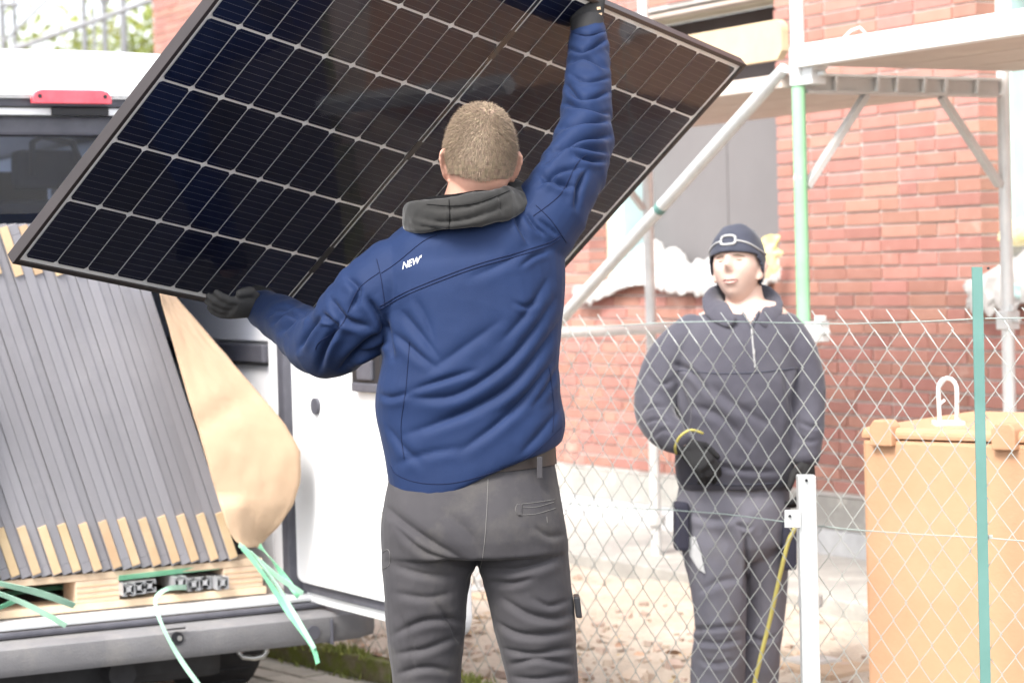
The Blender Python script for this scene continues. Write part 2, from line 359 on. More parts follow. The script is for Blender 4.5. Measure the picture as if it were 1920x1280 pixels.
# kerb stones under the fence, mossy
kerb = thing('kerb', FO - FD * 2 - FN * 0.05, 'mossy low concrete kerb running along the foot of the wire fence', 'kerb')
for i in range(-6, 4):
    c = FO + FD * (i + 0.5) - FN * 0.03; zt = yard_z(c + FN * 0.1) + 0.06
    MB().box(c + Z3 * (zt / 2 - 0.1), FD * 0.494, FN * 0.035, Z3 * (zt / 2 + 0.1)).build('kerb_stone', 'kerb', kerb, bevel=0.008)
mb = MB(); rr = random.Random(3)
for k in range(3000):
    a = rr.uniform(-3.6, 0.6); q = rr.gauss(-0.03, 0.035)
    if noise.noise(Vector((a * 3, q * 6, 1))) < -0.12: continue
    p = FO + FD * a + FN * q; zt = yard_z(p) + 0.06 if q > -0.08 else 0.0
    p.z = (zt if q > -0.08 else PVZ) - 0.005; h = rr.uniform(0.012, 0.04); d = Vector((rr.uniform(-1, 1), rr.uniform(-1, 1), 0)) * 0.02; s = Vector((rr.uniform(-1, 1), rr.uniform(-1, 1), 0)).normalized() * 0.006
    mb.add([p - s, p + s, p + d + Z3 * h], [(0, 1, 2)])
tag(mb.build('moss', 'moss', fixn=False), 'green moss tufts growing along the kerb', 'moss', kind='stuff')

# rubble and dead leaves lying on the soil
def stone(mb, c, r, rnd):
    base = [(-1, -1, -1), (1, -1, -1), (1, 1, -1), (-1, 1, -1), (-1, -1, 1), (1, -1, 1), (1, 1, 1), (-1, 1, 1)]
    R = Matrix.Rotation(rnd.uniform(0, 6), 3, 'Z') @ Matrix.Rotation(rnd.uniform(-.6, .6), 3, 'X')
    mb.hexa([c + R @ Vector((b[0] * r * rnd.uniform(.5, 1.1), b[1] * r * rnd.uniform(.4, .9), b[2] * r * rnd.uniform(.3, .7))) for b in base])
mb = MB(); rr = random.Random(11)
for k in range(1100):
    a = rr.uniform(-4.5, 2.0); q = abs(rr.gauss(0.0, 0.75)) + 0.1
    p = FO + FD * a + FN * q
    if (p - WO).dot(WN) < 1.0: continue
    stone(mb, Vector((p.x, p.y, yard_z(p) + 0.004)), min(0.05, 0.006 + rr.expovariate(1 / 0.009)), rr)
tag(mb.build('rubble', 'rubble'), 'broken stones and brick bits scattered over the soil', 'rubble', kind='stuff')
mb = MB()
for k in range(170):
    a = rr.uniform(-3.5, 1.2); q = rr.uniform(-0.02, 1.0); p = FO + FD * a + FN * q; p.z = yard_z(p) + 0.02 + (0.05 if q < .06 else 0)
    R = Matrix.Rotation(rr.uniform(0, 6), 3, 'Z') @ Matrix.Rotation(rr.uniform(-.7, .7), 3, 'X')
    s = rr.uniform(.018, .04); mb.add([p + R @ Vector(v) * s for v in ((-1, 0, 0), (-.3, .5, .15), (.5, .4, .2), (1, 0, 0), (.4, -.45, .2), (-.4, -.5, .1))], [(0, 1, 2, 3, 4, 5)])
tag(mb.build('dead_leaves', 'dead_leaf', fixn=False), 'brown dead leaves lying on the soil by the fence', 'leaves', kind='stuff')
pe = WPT(-2.2, 0, 2.05)
tag(MB().box(Vector((pe.x, pe.y, yard_z(pe) + 0.03)), WU * 1.1, WN * 0.02, Z3 * 0.07).build('edging_board', 'cardboard', bevel=0.005), 'reddish wooden edging board set in the soil before the facade', 'board')

# ================================================================== BRICK BUILDING
bld = thing('brick_building', WPT(0, 0.1), 'red brick building shell with boarded window openings behind the scaffold', 'building')
SL, SR, ZB, ZT, CP = -8.36, 3.6, 0.445, 4.1, 0.0612
OPS = [(-2.215, -0.536, 1.418, 2.818), (0.859, 2.54, 1.418, 2.818)]
JZ = 1.318
def in_open(s0, s1, z0, z1):
    for (a, b, c, d) in OPS:
        if s1 > a + 0.005 and s0 < b - 0.005 and z1 > c + 0.03 and z0 < d - 0.03: return True
    return False
bricks = []; rb = random.Random(5)
k0 = math.floor((ZB - JZ) / CP) + 1; k1 = int((ZT - JZ) / CP)
for k in range(k0, k1):
    z0 = JZ + k * CP + 0.005; z1 = JZ + (k + 1) * CP - 0.005; zm = (z0 + z1) / 2
    segs = [(SL, SR)]
    for (a, b, c, d) in OPS:
        if c + 0.001 < zm < d:
            ns = []
            for (p, q) in segs:
                if b <= p or a >= q: ns.append((p, q)); continue
                if p < a: ns.append((p, a))
                if q > b: ns.append((b, q))
            segs = ns
    for (p, q) in segs:
        s = p; first = True
        while s < q - 0.03:
            L_ = 0.24 if rb.random() < 0.68 else 0.115
            if first: L_ = 0.24 if k % 2 else 0.115
            if first and p == SL: L_ = rb.choice((0.24, 0.115, 0.18))
            e = s + L_
            if q - e < 0.07: e = q
            bricks.append((s, min(e, q), z0, z1)); s = e + 0.010; first = False
def vis_score(b):
    c = WPT((b[0] + b[1]) / 2, (b[2] + b[3]) / 2); u_, v_, d_ = PX(c)
    if not (1045 < u_ < 1930 and -10 < v_ < 960): return 0
    if 1045 < u_ < 1150 and v_ < 470: return 0
    if 1215 < u_ < 1500 and v_ > 590: return 0
    if u_ > 1620 and v_ > 800: return 0
    return (b[1] - b[0]) / (d_ * d_) + 0.0001
order = sorted(range(len(bricks)), key=lambda i: -vis_score(bricks[i]))
single = set(order[:300])
BD = 0.115; bmeshes = {}; stuffmb = MB()
def brick_rand(): return (rb.uniform(-.0025, .0035), rb.uniform(-.006, .006))
for i, (s0, s1, z0, z1) in enumerate(bricks):
    out, tw = brick_rand(); L_ = s1 - s0; c = WPT((s0 + s1) / 2, (z0 + z1) / 2 + rb.uniform(-.001, .001), -BD / 2 + out)
    if i in single:
        key = round(L_, 2)
        if key not in bmeshes:
            o = MB().box((0, 0, 0), WU * (L_ / 2), WN * (BD / 2), Z3 * ((z1 - z0) / 2)).build('brick', 'brick', bld, bevel=0.003); bmeshes[key] = o
        else:
            o = bmeshes[key].copy(); col.objects.link(o)
        o.location = c; o.rotation_euler = (0, 0, tw)
    else:
        d = WU * cos(tw) + WN * sin(tw)
        stuffmb.box(c, d * (L_ / 2), WN * (BD / 2), Z3 * ((z1 - z0) / 2))
o = stuffmb.build('brickwork', 'brick', bld); o['kind'] = 'stuff'
# mortar bed, set back from the brick faces, in non-overlapping panels
mb = MB()
def wbox(mb, s0, s1, z0, z1, o0, o1): return mb.box(WPT((s0 + s1) / 2, (z0 + z1) / 2, (o0 + o1) / 2), WU * ((s1 - s0) / 2), WN * (abs(o1 - o0) / 2), Z3 * ((z1 - z0) / 2))
MO = -0.009
strips = [(SL + .006, OPS[0][0] - .006), (OPS[0][1] + .006, OPS[1][0] - .006), (OPS[1][1] + .006, SR)]
for (a, b) in strips: wbox(mb, a, b, ZB, ZT, -0.108, MO)
for (a, b, c, d) in OPS:
    wbox(mb, a - .006, b + .006, ZB, c - .012, -0.108, MO); wbox(mb, a - .006, b + .006, d + .012, ZT, -0.108, MO)
mb.build('mortar', 'mortar', bld)
# inner leaf and insulation behind the bricks
mb = MB()
for (a, b) in [(SL, OPS[0][0] + .05), (OPS[0][1] - .02, OPS[1][0] + .05), (OPS[1][1] - .02, SR)]: wbox(mb, a, b, 0.2, ZT, -0.40, -0.122)
for (a, b, c, d) in OPS:
    wbox(mb, a + .052, b - .022, 0.2, c, -0.40, -0.122); wbox(mb, a + .052, b - .022, d - 0.0, ZT, -0.40, -0.122)
mb.build('inner_wall', 'insulation', bld)
wbox(MB(), SL - 0.035, SL - 0.002, 0.2, ZT, -0.4, -0.02).build('corner_profile', 'white_pvc', bld)
wbox(MB(), SL, SR, 0.29, ZB - 0.004, -0.3, -0.012).build('plinth', 'concrete', bld)
wbox(MB(), SL, SR, -0.2, 0.286, -0.3, 0.004).build('sealing_membrane', 'membrane', bld)
# window openings: lintel, sill, frame, boards
for n_, (a, b, c, d) in enumerate(OPS):
    wbox(MB(), a - 0.1, b + 0.1, d - 0.020, d - 0.003, -0.105, -0.02).build('lintel_angle', 'deck_ply', bld)
    wbox(MB(), a, b, c - 0.010, c + 0.012, -0.34, -0.006).build('window_sill', 'concrete', bld, bevel=0.004)
    rec = -0.30
    # board panels closing the opening; the roller-shutter box above them
    if n_ == 0:
        wdt = (b - a) / 2
        for q in range(2):
            wbox(MB(), a + 0.055 + q * wdt * 0.97, a + 0.055 + (q + 1) * wdt * 0.97 - 0.008, c + 0.012, c + 0.86, rec - 0.03, rec).build('board', 'window_board', bld, bevel=0.003)
        wbox(MB(), a + 0.055, b - 0.024, c + 0.87, d - 0.022, rec - 0.04, rec + 0.015).build('shutter_box', 'dark_recess', bld, bevel=0.004)
        hole = WPT(-0.80, 2.06, rec + 0.002)
        MB().tube([hole - WN * 0.004, hole + WN * 0.004], 0.022, 14).build('board_hole', 'dark_recess', bld)
        wbox(MB(), a + 0.052, a + 0.16, c + 0.012, c + 0.86, rec + 0.002, -0.124).build('reveal_foil', 'foil', bld)
    else:
        fr = MB()
        wbox(fr, a + 0.055, a + 0.115, c + 0.012, d - 0.022, rec - 0.04, rec + 0.03); wbox(fr, b - .085, b - .026, c + .012, d - .022, rec - .04, rec + .03)
        wbox(fr, a + 0.117, b - 0.087, c + .012, c + 0.08, rec - .04, rec + .03); wbox(fr, a + .117, b - .087, d - .09, d - .022, rec - .04, rec + .03)
        fr.build('window_frame', 'white_pvc', bld)
        wbox(MB(), a + 0.052, a + 0.075, c + 0.014, d - 0.024, rec + 0.032, -0.124).build('reveal_foil', 'foil', bld)
        wbox(MB(), a + 0.118, b - 0.088, c + 0.082, d - 0.092, rec - 0.012, rec - 0.004).build('pane', 'clear_glass', bld)
        wbox(MB(), a + 0.118, b - 0.088, c + 0.082, d - 0.092, rec - 0.06, rec - 0.045).build('blind', 'insulation', bld)

# ================================================================== SCAFFOLD
Gp = W(1500, 300, 7.9); Gp.z = 0
In = Gp - WN * 0.95                       # inner row (towards the wall)
BAY = 2.36
scf = thing('scaffold', Gp, 'white galvanised tube scaffold with a green upright in front of the brick wall', 'scaffold')
TR = 0.0242
def st_(p, z0, z1, nm='upright', mat='galvanised', r=TR): return MB().tube([Vector((p.x, p.y, z0)), Vector((p.x, p.y, z1))], r, 14).build(nm, mat, scf, smooth='auto')
def zg(p): return yard_z(p)
zs = lambda x, y, d: W(x, y, d).z
zD = zs(1525, 128, 7.9)                   # underside of the deck edge
lowtop = zs(1500, 145, 7.9)
gu = st_(Gp, zg(Gp) + 0.05, lowtop, 'upright', 'green_paint'); tag(gu, 'green painted upright')
st_(Gp, lowtop, 3.6)
MB().tube([Vector((Gp.x, Gp.y, lowtop - 0.03)), Vector((Gp.x, Gp.y, lowtop + 0.10))], TR + 0.006, 14).build('spigot_collar', 'galvanised', scf, smooth='auto')
for pp, zt in ((In, 3.6), (In - WU * BAY, 3.6), (Gp - WU * BAY, 3.6), (Gp + WU * BAY, 3.6), (In + WU * BAY, 3.6)):
    st_(pp, zg(pp) + 0.05, zt)
for pp in (Gp, In, In - WU * BAY, Gp - WU * BAY):
    zz = zg(pp)
    MB().box(Vector((pp.x, pp.y, zz + 0.012)), WU * 0.075, WN * 0.075, Z3 * 0.006).build('base_plate', 'galvanised_dull', scf)
    MB().tube([Vector((pp.x, pp.y, zz + 0.018)), Vector((pp.x, pp.y, zz + 0.30))], 0.017, 10).build('base_jack', 'galvanised_dull', scf, smooth='auto')
    MB().tube([Vector((pp.x, pp.y, zz + 0.20)), Vector((pp.x, pp.y, zz + 0.24))], 0.045, 8).build('jack_nut', 'galvanised_dull', scf)
    MB().box(Vector((pp.x, pp.y, zz - 0.012)), WU * 0.25, WN * 0.12, Z3 * 0.02).build('sole_board', 'pallet_wood', scf, bevel=0.004)
# transoms with gussets, at each frame
for off in (0, -BAY, BAY):
    A = Gp + WU * off; B = In + WU * off
    mid = (A + B) / 2; hl = (B - A).length / 2 - TR - 0.002; ax = -WN
    tz = zD - 0.052
    mb = MB(); mb.box(mid + Z3 * (tz + 0.030), ax * hl, WU * 0.024, Z3 * 0.005); mb.box(mid + Z3 * (tz - 0.030), ax * hl, WU * 0.024, Z3 * 0.005); mb.box(mid + Z3 * tz, ax * hl, WU * 0.005, Z3 * 0.026)
    mb.build('transom', 'galvanised_dull', scf)
    for q in (-0.72, -0.30, -0.10, 0.18, 0.40, 0.74):
        MB().box(mid + ax * (hl * q) + Z3 * tz - WU * 0.0005, ax * 0.006, WU * 0.026, Z3 * 0.034).build('stiffener', 'galvanised_dull', scf)
    for e, sgn in ((A, 1), (B, -1)):
        p0 = e + ax * sgn * 0.30 + Z3 * (tz - 0.036); p1 = e + ax * sgn * 0.026 + Z3 * (tz - 0.36)
        MB().box((p0 + p1) / 2, (p1 - p0) / 2, WU * 0.016, (p1 - p0).normalized().cross(WU) * 0.012).build('gusset', 'galvanised_dull', scf, bevel=0.002)
# decks
dw_ = (In - Gp).length
def deck(s0, s1, nm, mat, z0, th, w0, w1):
    c = Gp + WU * ((s0 + s1) / 2) - WN * ((w0 + w1) / 2) + Z3 * (z0 + th / 2)
    return MB().box(c, WU * ((s1 - s0) / 2), WN * ((w1 - w0) / 2), Z3 * (th / 2)).build(nm, mat, scf, bevel=0.004)
for q in range(3):
    w0 = 0.02 + q * dw_ / 3; w1 = w0 + dw_ / 3 - 0.012
    deck(0.05, BAY - 0.03, 'deck_board', 'deck_ply', zD + 0.004, 0.030, w0, w1)
    deck(-BAY + 0.03, -0.05, 'deck_board', 'deck_ply', zD - 0.06, 0.045, w0, w1)
deck(0.03, BAY - 0.02, 'deck_edge_rail', 'deck_edge', zD - 0.001, 0.078, -0.035, 0.015)
deck(-BAY + 0.03, -0.05, 'deck_edge_rail', 'deck_ply', zD - 0.065, 0.05, -0.035, 0.015)
# toe board with rounded end, left bay
tz0, tz1 = zs(1465, 112, 7.95), zs(1465, 37, 7.95)
ol = []
s_end = -0.05
for an in range(0, 91, 15): ol.append((s_end - 0.04 + 0.04 * sin(radians(an)), tz1 - 0.04 + 0.04 * cos(radians(an))))
ol += [(s_end, tz0 + 0.03), (s_end - 0.03, tz0), (-BAY + 0.05, tz0), (-BAY + 0.05, tz1)]
MB().prism([Gp + WU * s - WN * (-0.03) + Z3 * z for s, z in ol], -WN * 0.03).build('toe_board', 'toe_wood', scf)
# long diagonal brace, lower cross tube, guard tube, couplers
b0 = Gp - WU * 0.03 + WN * 0.035; b0.z = zs(1474, 128, 7.9)
b1 = Gp - WU * 1.60 + WN * 0.035; b1.z = zs(1050, 612, 9.25)
b2 = b0 + (b1 - b0) * 1.45
MB().tube([b0, b0 + (b1 - b0) * 0.05, b0 + (b1 - b0) * 0.09, b2], [0.020, 0.024, 0.0245, 0.0245], 14).build('diagonal_brace', 'galvanised', scf, smooth='auto')
pb = b0 + (b1 - b0) * 0.50; dd = (b1 - b0).normalized()
MB().tube([pb - dd * 0.015, pb + dd * 0.015], 0.0255, 14).build('green_mark', 'post_green', scf, smooth='auto')
A = Gp - WU * BAY; B = In - WU * BAY; zc = zs(1150, 622, 10.1)
MB().tube([Vector((A.x, A.y, zc)) + WU * 0.05, Vector((B.x, B.y, zc)) + WU * 0.05 - WN * 0.1], TR, 12).build('cross_tube', 'galvanised', scf, smooth='auto')
def coupler(p, nm='coupler'):
    mb = MB(); mb.box(p, WU * 0.03, WN * 0.032, Z3 * 0.035); mb.tube([p + WU * 0.03, p + WU * 0.065], 0.010, 6); mb.box(p + WU * 0.02 + Z3 * 0.045, WU * 0.02, WN * 0.012, Z3 * 0.012); mb.build(nm, 'galvanised', scf, bevel=0.004)
coupler(W(1528, 112, 7.85)); coupler(W(1525, 140, 7.86)); coupler(W(1532, 622, 7.88)); coupler(Vector((In.x, In.y, zs(1885, 600, 8.4))))
# loop of pale rope left on the deck
hp = [W(x, y, 8.1) for x, y in ((1576, 92), (1582, 72), (1596, 58), (1612, 52), (1622, 62), (1618, 74), (1606, 84))]
tag(MB().tube(hp, 0.005, 8).build('rope_loop', 'paper', smooth=True), 'pale loop of rope standing up on the scaffold deck edge', 'rope')

# far scaffold at the left end of the house
fs = thing('far_scaffold', W(150, 400, 19), 'distant grey tube scaffold beyond the white van roof', 'scaffold')
for x, d_, r in ((5, 19, .024), (28, 19, .018), (158, 18.5, .022), (176, 18.5, .012), (196, 20, .024), (232, 18.5, .027)):
    t_ = W(x, 60, d_); MB().tube([Vector((t_.x, t_.y, -0.3)), Vector((t_.x, t_.y, 5.2))], r, 8).build('upright', 'far_steel', fs, smooth='auto')
for a, b, d_, r in (((-60, 123), (330, -15), 18.2, .022), ((5, 80), (130, -40), 18.8, .014), ((0, 10), (35, 9), 18.9, .02)):
    MB().tube([W(*a, d_), W(*b, d_)], r, 8).build('brace_tube', 'far_steel', fs, smooth='auto')
MB().tube([W(196, -10, 20), W(196, 4, 20)], 0.05, 10).build('tube_joint', 'far_steel', fs)

# trees beyond
def tree(px_, d_, h, rx, label, seed, n=9000):
    rt = random.Random(seed); base = W(px_, 500, d_); base.z = -0.35
    r = thing('tree', base, label, 'tree', 'pale trees behind the van')
    mb = MB(); tips = []
    mb.tube([base, base + Z3 * h * .35 + X3 * .1, base + Z3 * h * .7], [.16, .12, .05], 8)
    for k in range(16):
        z0 = base + Z3 * h * rt.uniform(.3, .7); an = rt.uniform(0, 6.28); e = z0 + Vector((cos(an) * rx * rt.uniform(.4, .9), sin(an) * rx * rt.uniform(.4, .9), h * rt.uniform(.05, .3)))
        mb.tube([z0, (z0 + e) / 2 + Z3 * .15, e], [.05, .03, .012], 5); tips += [e, (z0 + e) / 2]
    mb.build('trunk', 'bark', r, smooth=True)
    lf = MB()
    for k in range(n):
        c = tips[rt.randrange(len(tips))] + Vector((rt.gauss(0, .38), rt.gauss(0, .38), rt.gauss(0, .38)))
        a = Vector((rt.uniform(-1, 1), rt.uniform(-1, 1), rt.uniform(-1, 1))).normalized(); b = a.orthogonal().normalized(); s = rt.uniform(.035, .075)
        lf.add([c - a * s, c - b * s * .5, c + a * s, c + b * s * .5], [(0, 1, 2, 3)])
    lf.build('crown', 'leaf', r, fixn=False)
tree(255, 27, 6.0, 1.7, 'pale green tree beside the far brick corner', 4, 15000)
tree(95, 40, 6.5, 2.6, 'faint yellow green tree far behind the distant scaffold', 9, 2600)

# ================================================================== WIRE FENCE
fen = thing('wire_fence', FO, 'galvanised chain link fence between the two workers', 'fence')
FZ = 1.352; MW, MH = 0.094, 0.104
def fz(a): return FZ + 0.010 * a
mb = MB(); a = -3.3; i = 0
rf = random.Random(2)
def sag(a_, z_): return 0.010 * noise.noise(Vector((a_ * 2.2, z_ * 2.2, 7))) + 0.004 * noise.noise(Vector((a_ * 9, z_ * 9, 2)))
while a < 2.2:
    zb = yard_z(FO + FD * a) + 0.05; z = fz(a) + 0.030 - (0 if i % 2 else MH / 2) ; pts = []; kk = 0
    pts.append(FO + FD * (a + (MW / 4 if False else 0)) + Z3 * z)
    while z > zb:
        side = MW / 2 if (kk % 2) else 0.0
        aa = a + side + rf.gauss(0, .0012); zz = z + rf.gauss(0, .0012)
        pts.append(FO + FD * aa + FN * (sag(aa, zz) + (0.0022 if kk % 2 else -0.0022)) + Z3 * zz); z -= MH / 2; kk += 1
    pts = pts[1:]
    mb.tube(pts, 0.0017, 5); a += MW / 2; i += 1
mb.build('wire_mesh', 'wire', fen, smooth=True)
for z_, nm in ((FZ, 'top_wire'), (0.79, 'middle_wire')):
    MB().tube([FO + FD * (-3.3 + 0.25 * k) - FN * 0.004 + Z3 * (z_ + 0.010 * (-3.3 + 0.25 * k) + 0.006 * sin(k * 1.3)) for k in range(23)], 0.0016, 6).build(nm, 'wire_green', fen, smooth=True)
gp = FO + FD * (1.311 + 0.385) - FN * 0.025
post = MB()
zt = zs(1845, 500, 5.8)
post.box(Vector((gp.x, gp.y, (zt - 0.3) / 2)), R_ * 0.0135, f0 * 0.003, Z3 * ((zt + 0.3) / 2)); post.box(Vector((gp.x, gp.y, (zt - 0.3) / 2)) + f0 * 0.018, R_ * 0.003, f0 * 0.0145, Z3 * ((zt + 0.3) / 2))
po = post.build('post', 'post_green', fen); tag(po, 'turquoise green T-section post')
for x, y in ((1834, 533), (1853, 503)):
    q = W(x, y, PX(gp)[2] - 0.008); MB().tube([q - f0 * 0.002, q + f0 * 0.002], 0.0035, 8).build('bolt_hole', 'black_plastic', fen)
q = W(1846, 1005, PX(gp)[2] - .012); MB().tube([q - R_ * .02, q + R_ * .02], .004, 6).build('wire_clip', 'wire', fen)
for a_ in (-2.9, -0.32):
    p_ = FO + FD * a_ - FN * 0.03
    MB().tube([Vector((p_.x, p_.y, -0.1)), Vector((p_.x, p_.y, 1.38))], 0.019, 12).build('post', 'galvanised', fen, smooth='auto')
# short white gate post with a latch plate
gpost = thing('gate_post', W(1512, 1280, 6.2), 'short white metal post with latch plate in front of the man in fleece', 'post')
pt = W(1511, 890, 6.2); pb_ = Vector((pt.x, pt.y, -0.2))
mb = MB(); mb.box(Vector((pt.x, pt.y, (pt.z - .2) / 2)), R_ * 0.0245, Vector((R_.y, -R_.x, 0)) * 0.0245, Z3 * ((pt.z + .2) / 2)); mb.build('tube', 'galvanised', gpost, bevel=0.004)
lp = W(1486, 972, 6.17); MB().box(lp, R_ * 0.022, f0 * 0.004, U_ * 0.024).build('latch_plate', 'galvanised', gpost, bevel=0.002)
q = W(1481, 967, 6.162); MB().tube([q - f0 * .003, q + f0 * .003], .004, 10).build('latch_hole', 'black_plastic', gpost)
q = W(1512, 900, 6.172); MB().tube([q - f0 * .003, q + f0 * .002], .004, 10).build('latch_hole', 'black_plastic', gpost)

# ================================================================== ORANGE CONTAINER
BT = radians(40); bu = Vector((cos(BT), -sin(BT), 0)); bn = Vector((sin(BT), cos(BT), 0))     # bu along the front, bn away
bc = W(1607, 900, 6.35); bc.z = 0
ztop = zs(1614, 800, 6.35); zlo = -0.12
boxr = thing('grit_container', bc + bu * .6 + bn * .45 + Z3 * zlo, 'large orange plastic lidded container behind the fence at the right', 'container')
BWd, BDp = 1.15, 0.66
def bp(a_, b_, z_): return bc + bu * a_ + bn * b_ + Z3 * z_
zr = ztop - 0.034
MB().hexa([bp(.014, .014, zlo), bp(BWd - .014, .014, zlo), bp(BWd - .014, BDp - .014, zlo), bp(.014, BDp - .014, zlo), bp(.012, .012, zr), bp(BWd - .012, .012, zr), bp(BWd - .012, BDp - .012, zr), bp(.012, BDp - .012, zr)]).build('body', 'orange_plastic', boxr, bevel=0.012)
ld_ = MB().hexa([bp(0.006, 0.006, zr + .002), bp(BWd, 0.006, zr + .002), bp(BWd, BDp, zr + .002), bp(0.006, BDp, zr + .002), bp(0.012, 0.012, ztop), bp(BWd - .012, 0.012, ztop), bp(BWd - .012, BDp - .012, ztop + .004), bp(.012, BDp - .012, ztop + .004)]).build('lid', 'orange_plastic', boxr, bevel=0.012)
for a_ in (0.085, 0.46, 0.9):
    MB().prism([bp(a_ - .035, -.012, ztop - .05), bp(a_ + .035, -.012, ztop - .05), bp(a_ + .035, -.012, ztop + .005), bp(a_ + .022, -.012, ztop + .022), bp(a_ - .022, -.012, ztop + .022), bp(a_ - .035, -.012, ztop + .005)], bn * 0.05).build('hinge_lug', 'orange_plastic', boxr, bevel=0.005)
hb = W(1778, 793, 6.34)
hh = thing('lifting_handle', hb, 'white U-shaped bracket standing on the orange container lid', 'bracket')
ax_ = R_
pts = [hb + ax_ * (-.024) + Z3 * 0.0, hb + ax_ * (-.026) + Z3 * .085] + [hb + ax_ * (-.026 * cos(t)) + Z3 * (.092 + .034 * sin(t)) for t in (0.3, .7, 1.1, 1.57, 2.0, 2.45, 2.85)] + [hb + ax_ * .026 + Z3 * .085, hb + ax_ * .024 + Z3 * 0.0]
MB().tube(pts, 0.0065, 10).build('bar', 'white_pvc', hh, smooth=True)
MB().box(hb, R_ * 0.042, Vector((-R_.y, R_.x, 0)) * 0.03, Z3 * 0.007).build('foot_plate', 'white_pvc', hh, bevel=0.003)
MB().tube([hb - ax_ * .026 + Z3 * .05, hb - ax_ * .008 + Z3 * .065], .004, 6).build('clip', 'white_pvc', hh)

# ================================================================== SACKS ON THE SILLS
def sack(name, outline, d0, bulge, label, mat, seed, group='sacks on the window sills', tilt=0.0):
    # a crumpled bag: closed outline (pixels) given depth, a full belly and creases
    P = resample([tuple(map(float, p)) for p in outline] + [tuple(map(float, outline[0]))], 6)[:-1]; n = len(P)
    P = [(x + 5 * noise.noise(Vector((x / 9, y / 9, seed))), y + 5 * noise.noise(Vector((x / 9, y / 9, seed + 5)))) for x, y in P]
    cx = sum(p[0] for p in P) / n; cy = sum(p[1] for p in P) / n; nr = 14; mb = MB()
    for half in (1, -1):
        for r in range(nr + 1):
            t = 1 - (1 - r / nr) ** 1.0
            for (x, y) in P:
                X = cx + (x - cx) * t; Y = cy + (y - cy) * t; dd = d0 + (X - cx) * tilt
                q = Vector((X / 38, Y / 30, seed)); cr = abs(noise.noise(q)) * .6 + abs(noise.noise(q * 2.3)) * .35
                b = bulge * (max(0, 1 - t ** 2.4)) * (1 - 1.3 * cr) + .05 * (cr - .3) * (1 - t ** 6)
                mb.v.append(W(X, Y, dd - half * max(b, .002 if t < 1 else 0)))
    m = (nr + 1) * n
    for h in (0, 1):
        for r in range(nr):
            for k in range(n): mb.f.append((h * m + r * n + k, h * m + r * n + (k + 1) % n, h * m + (r + 1) * n + (k + 1) % n, h * m + (r + 1) * n + k))
    o = mb.build(name, mat, smooth=True)
    return tag(o, label, 'sack', group)
SZ = 1.418
def drape(name, s0, s1, hf, hang, label, mat, seed, n=90):
    # plastic sheeting bundled on a sill and hanging over its front edge
    prof = [(-.26, 0.0, 0.0), (-.25, .75, 0), (-.17, 1.0, 0), (-.08, .92, 0), (-.01, .60, 0), (.035, .30, 0), (.055, .05, .15), (.058, 0, .6), (.052, 0, 1.0)]
    pr_ = resample(prof, 4); mb = MB(); m = len(pr_)
    for i in range(n + 1):
        t = i / n; s_ = s0 + (s1 - s0) * t; h = hf(t); hg = hang(t); e = min(1, 8 * t, 8 * (1 - t)); h *= e ** .5
        for (o_, a_, b_) in pr_:
            q = Vector((s_ * 7 + o_ * 3, o_ * 9 + b_ * 2, seed)); cr = abs(noise.noise(q)) - .25 + .5 * (abs(noise.noise(q * 2.1)) - .25)
            r2 = abs(noise.noise(Vector((s_ * 13, seed, a_ * 2)))) - .25
            mb.v.append(WPT(s_ + .05 * cr, SZ + .016 + max(0, a_ * h + .10 * cr * min(1, a_ * 2 + .1) * e) - b_ * hg * (1 + .8 * r2), o_ + .05 * r2 * (1 if o_ > -.1 else .3) + .012))
    for i in range(n):
        for k in range(m - 1): mb.f.append((i * m + k, i * m + k + 1, (i + 1) * m + k + 1, (i + 1) * m + k))
    o = mb.build(name, mat, smooth=True); md = o.modifiers.new('t', 'SOLIDIFY'); md.thickness = .004
    return tag(o, label, 'sheeting', 'plastic sheeting on the window sills')
drape('plastic_sheeting', -2.27, -1.42, lambda t: .03 + .13 * smooth01((t - .25) / .3) - .04 * sin(t * 9), lambda t: .05 + .05 * sin(t * 5 + 1), 'white plastic sheeting bundled on the sill left of the far scaffold upright', 'sack_white', 1)
drape('plastic_sheeting', -1.40, -0.56, lambda t: .075 + .06 * sin(t * 7 + 1.2), lambda t: .05 + .16 * math.exp(-((t - .62) / .16) ** 2), 'white plastic sheeting on the sill behind the beanie, one end hanging down', 'sack_white', 2)
drape('plastic_sheeting', 0.83, 2.2, lambda t: .05 + .16 * smooth01(t / .25), lambda t: .10 + .05 * sin(t * 8 + 1), 'white plastic sheeting draped over the sill at the right edge', 'sack_white', 5)
sack('yellow_sack', [(1400, 470), (1425, 448), (1452, 440), (1462, 444), (1458, 462), (1466, 474), (1458, 492), (1460, 506), (1446, 516), (1410, 520)], 10.6, .03, 'yellow printed sack end beside the beanie on the sill', 'sack_yellow', 4)
sack('yellow_sack', [(1868, 450), (1885, 420), (1920, 410), (1985, 405), (1985, 455), (1910, 462)], 9.30, .06, 'yellow sack on top of the white sheeting at the right edge', 'sack_yellow', 6, tilt=-.0021)
sack('blue_sack', [(1898, 532), (1985, 525), (1985, 565), (1925, 568), (1902, 555)], 9.28, .03, 'blue and white sack hanging at the right edge below the sill', 'foil', 8)

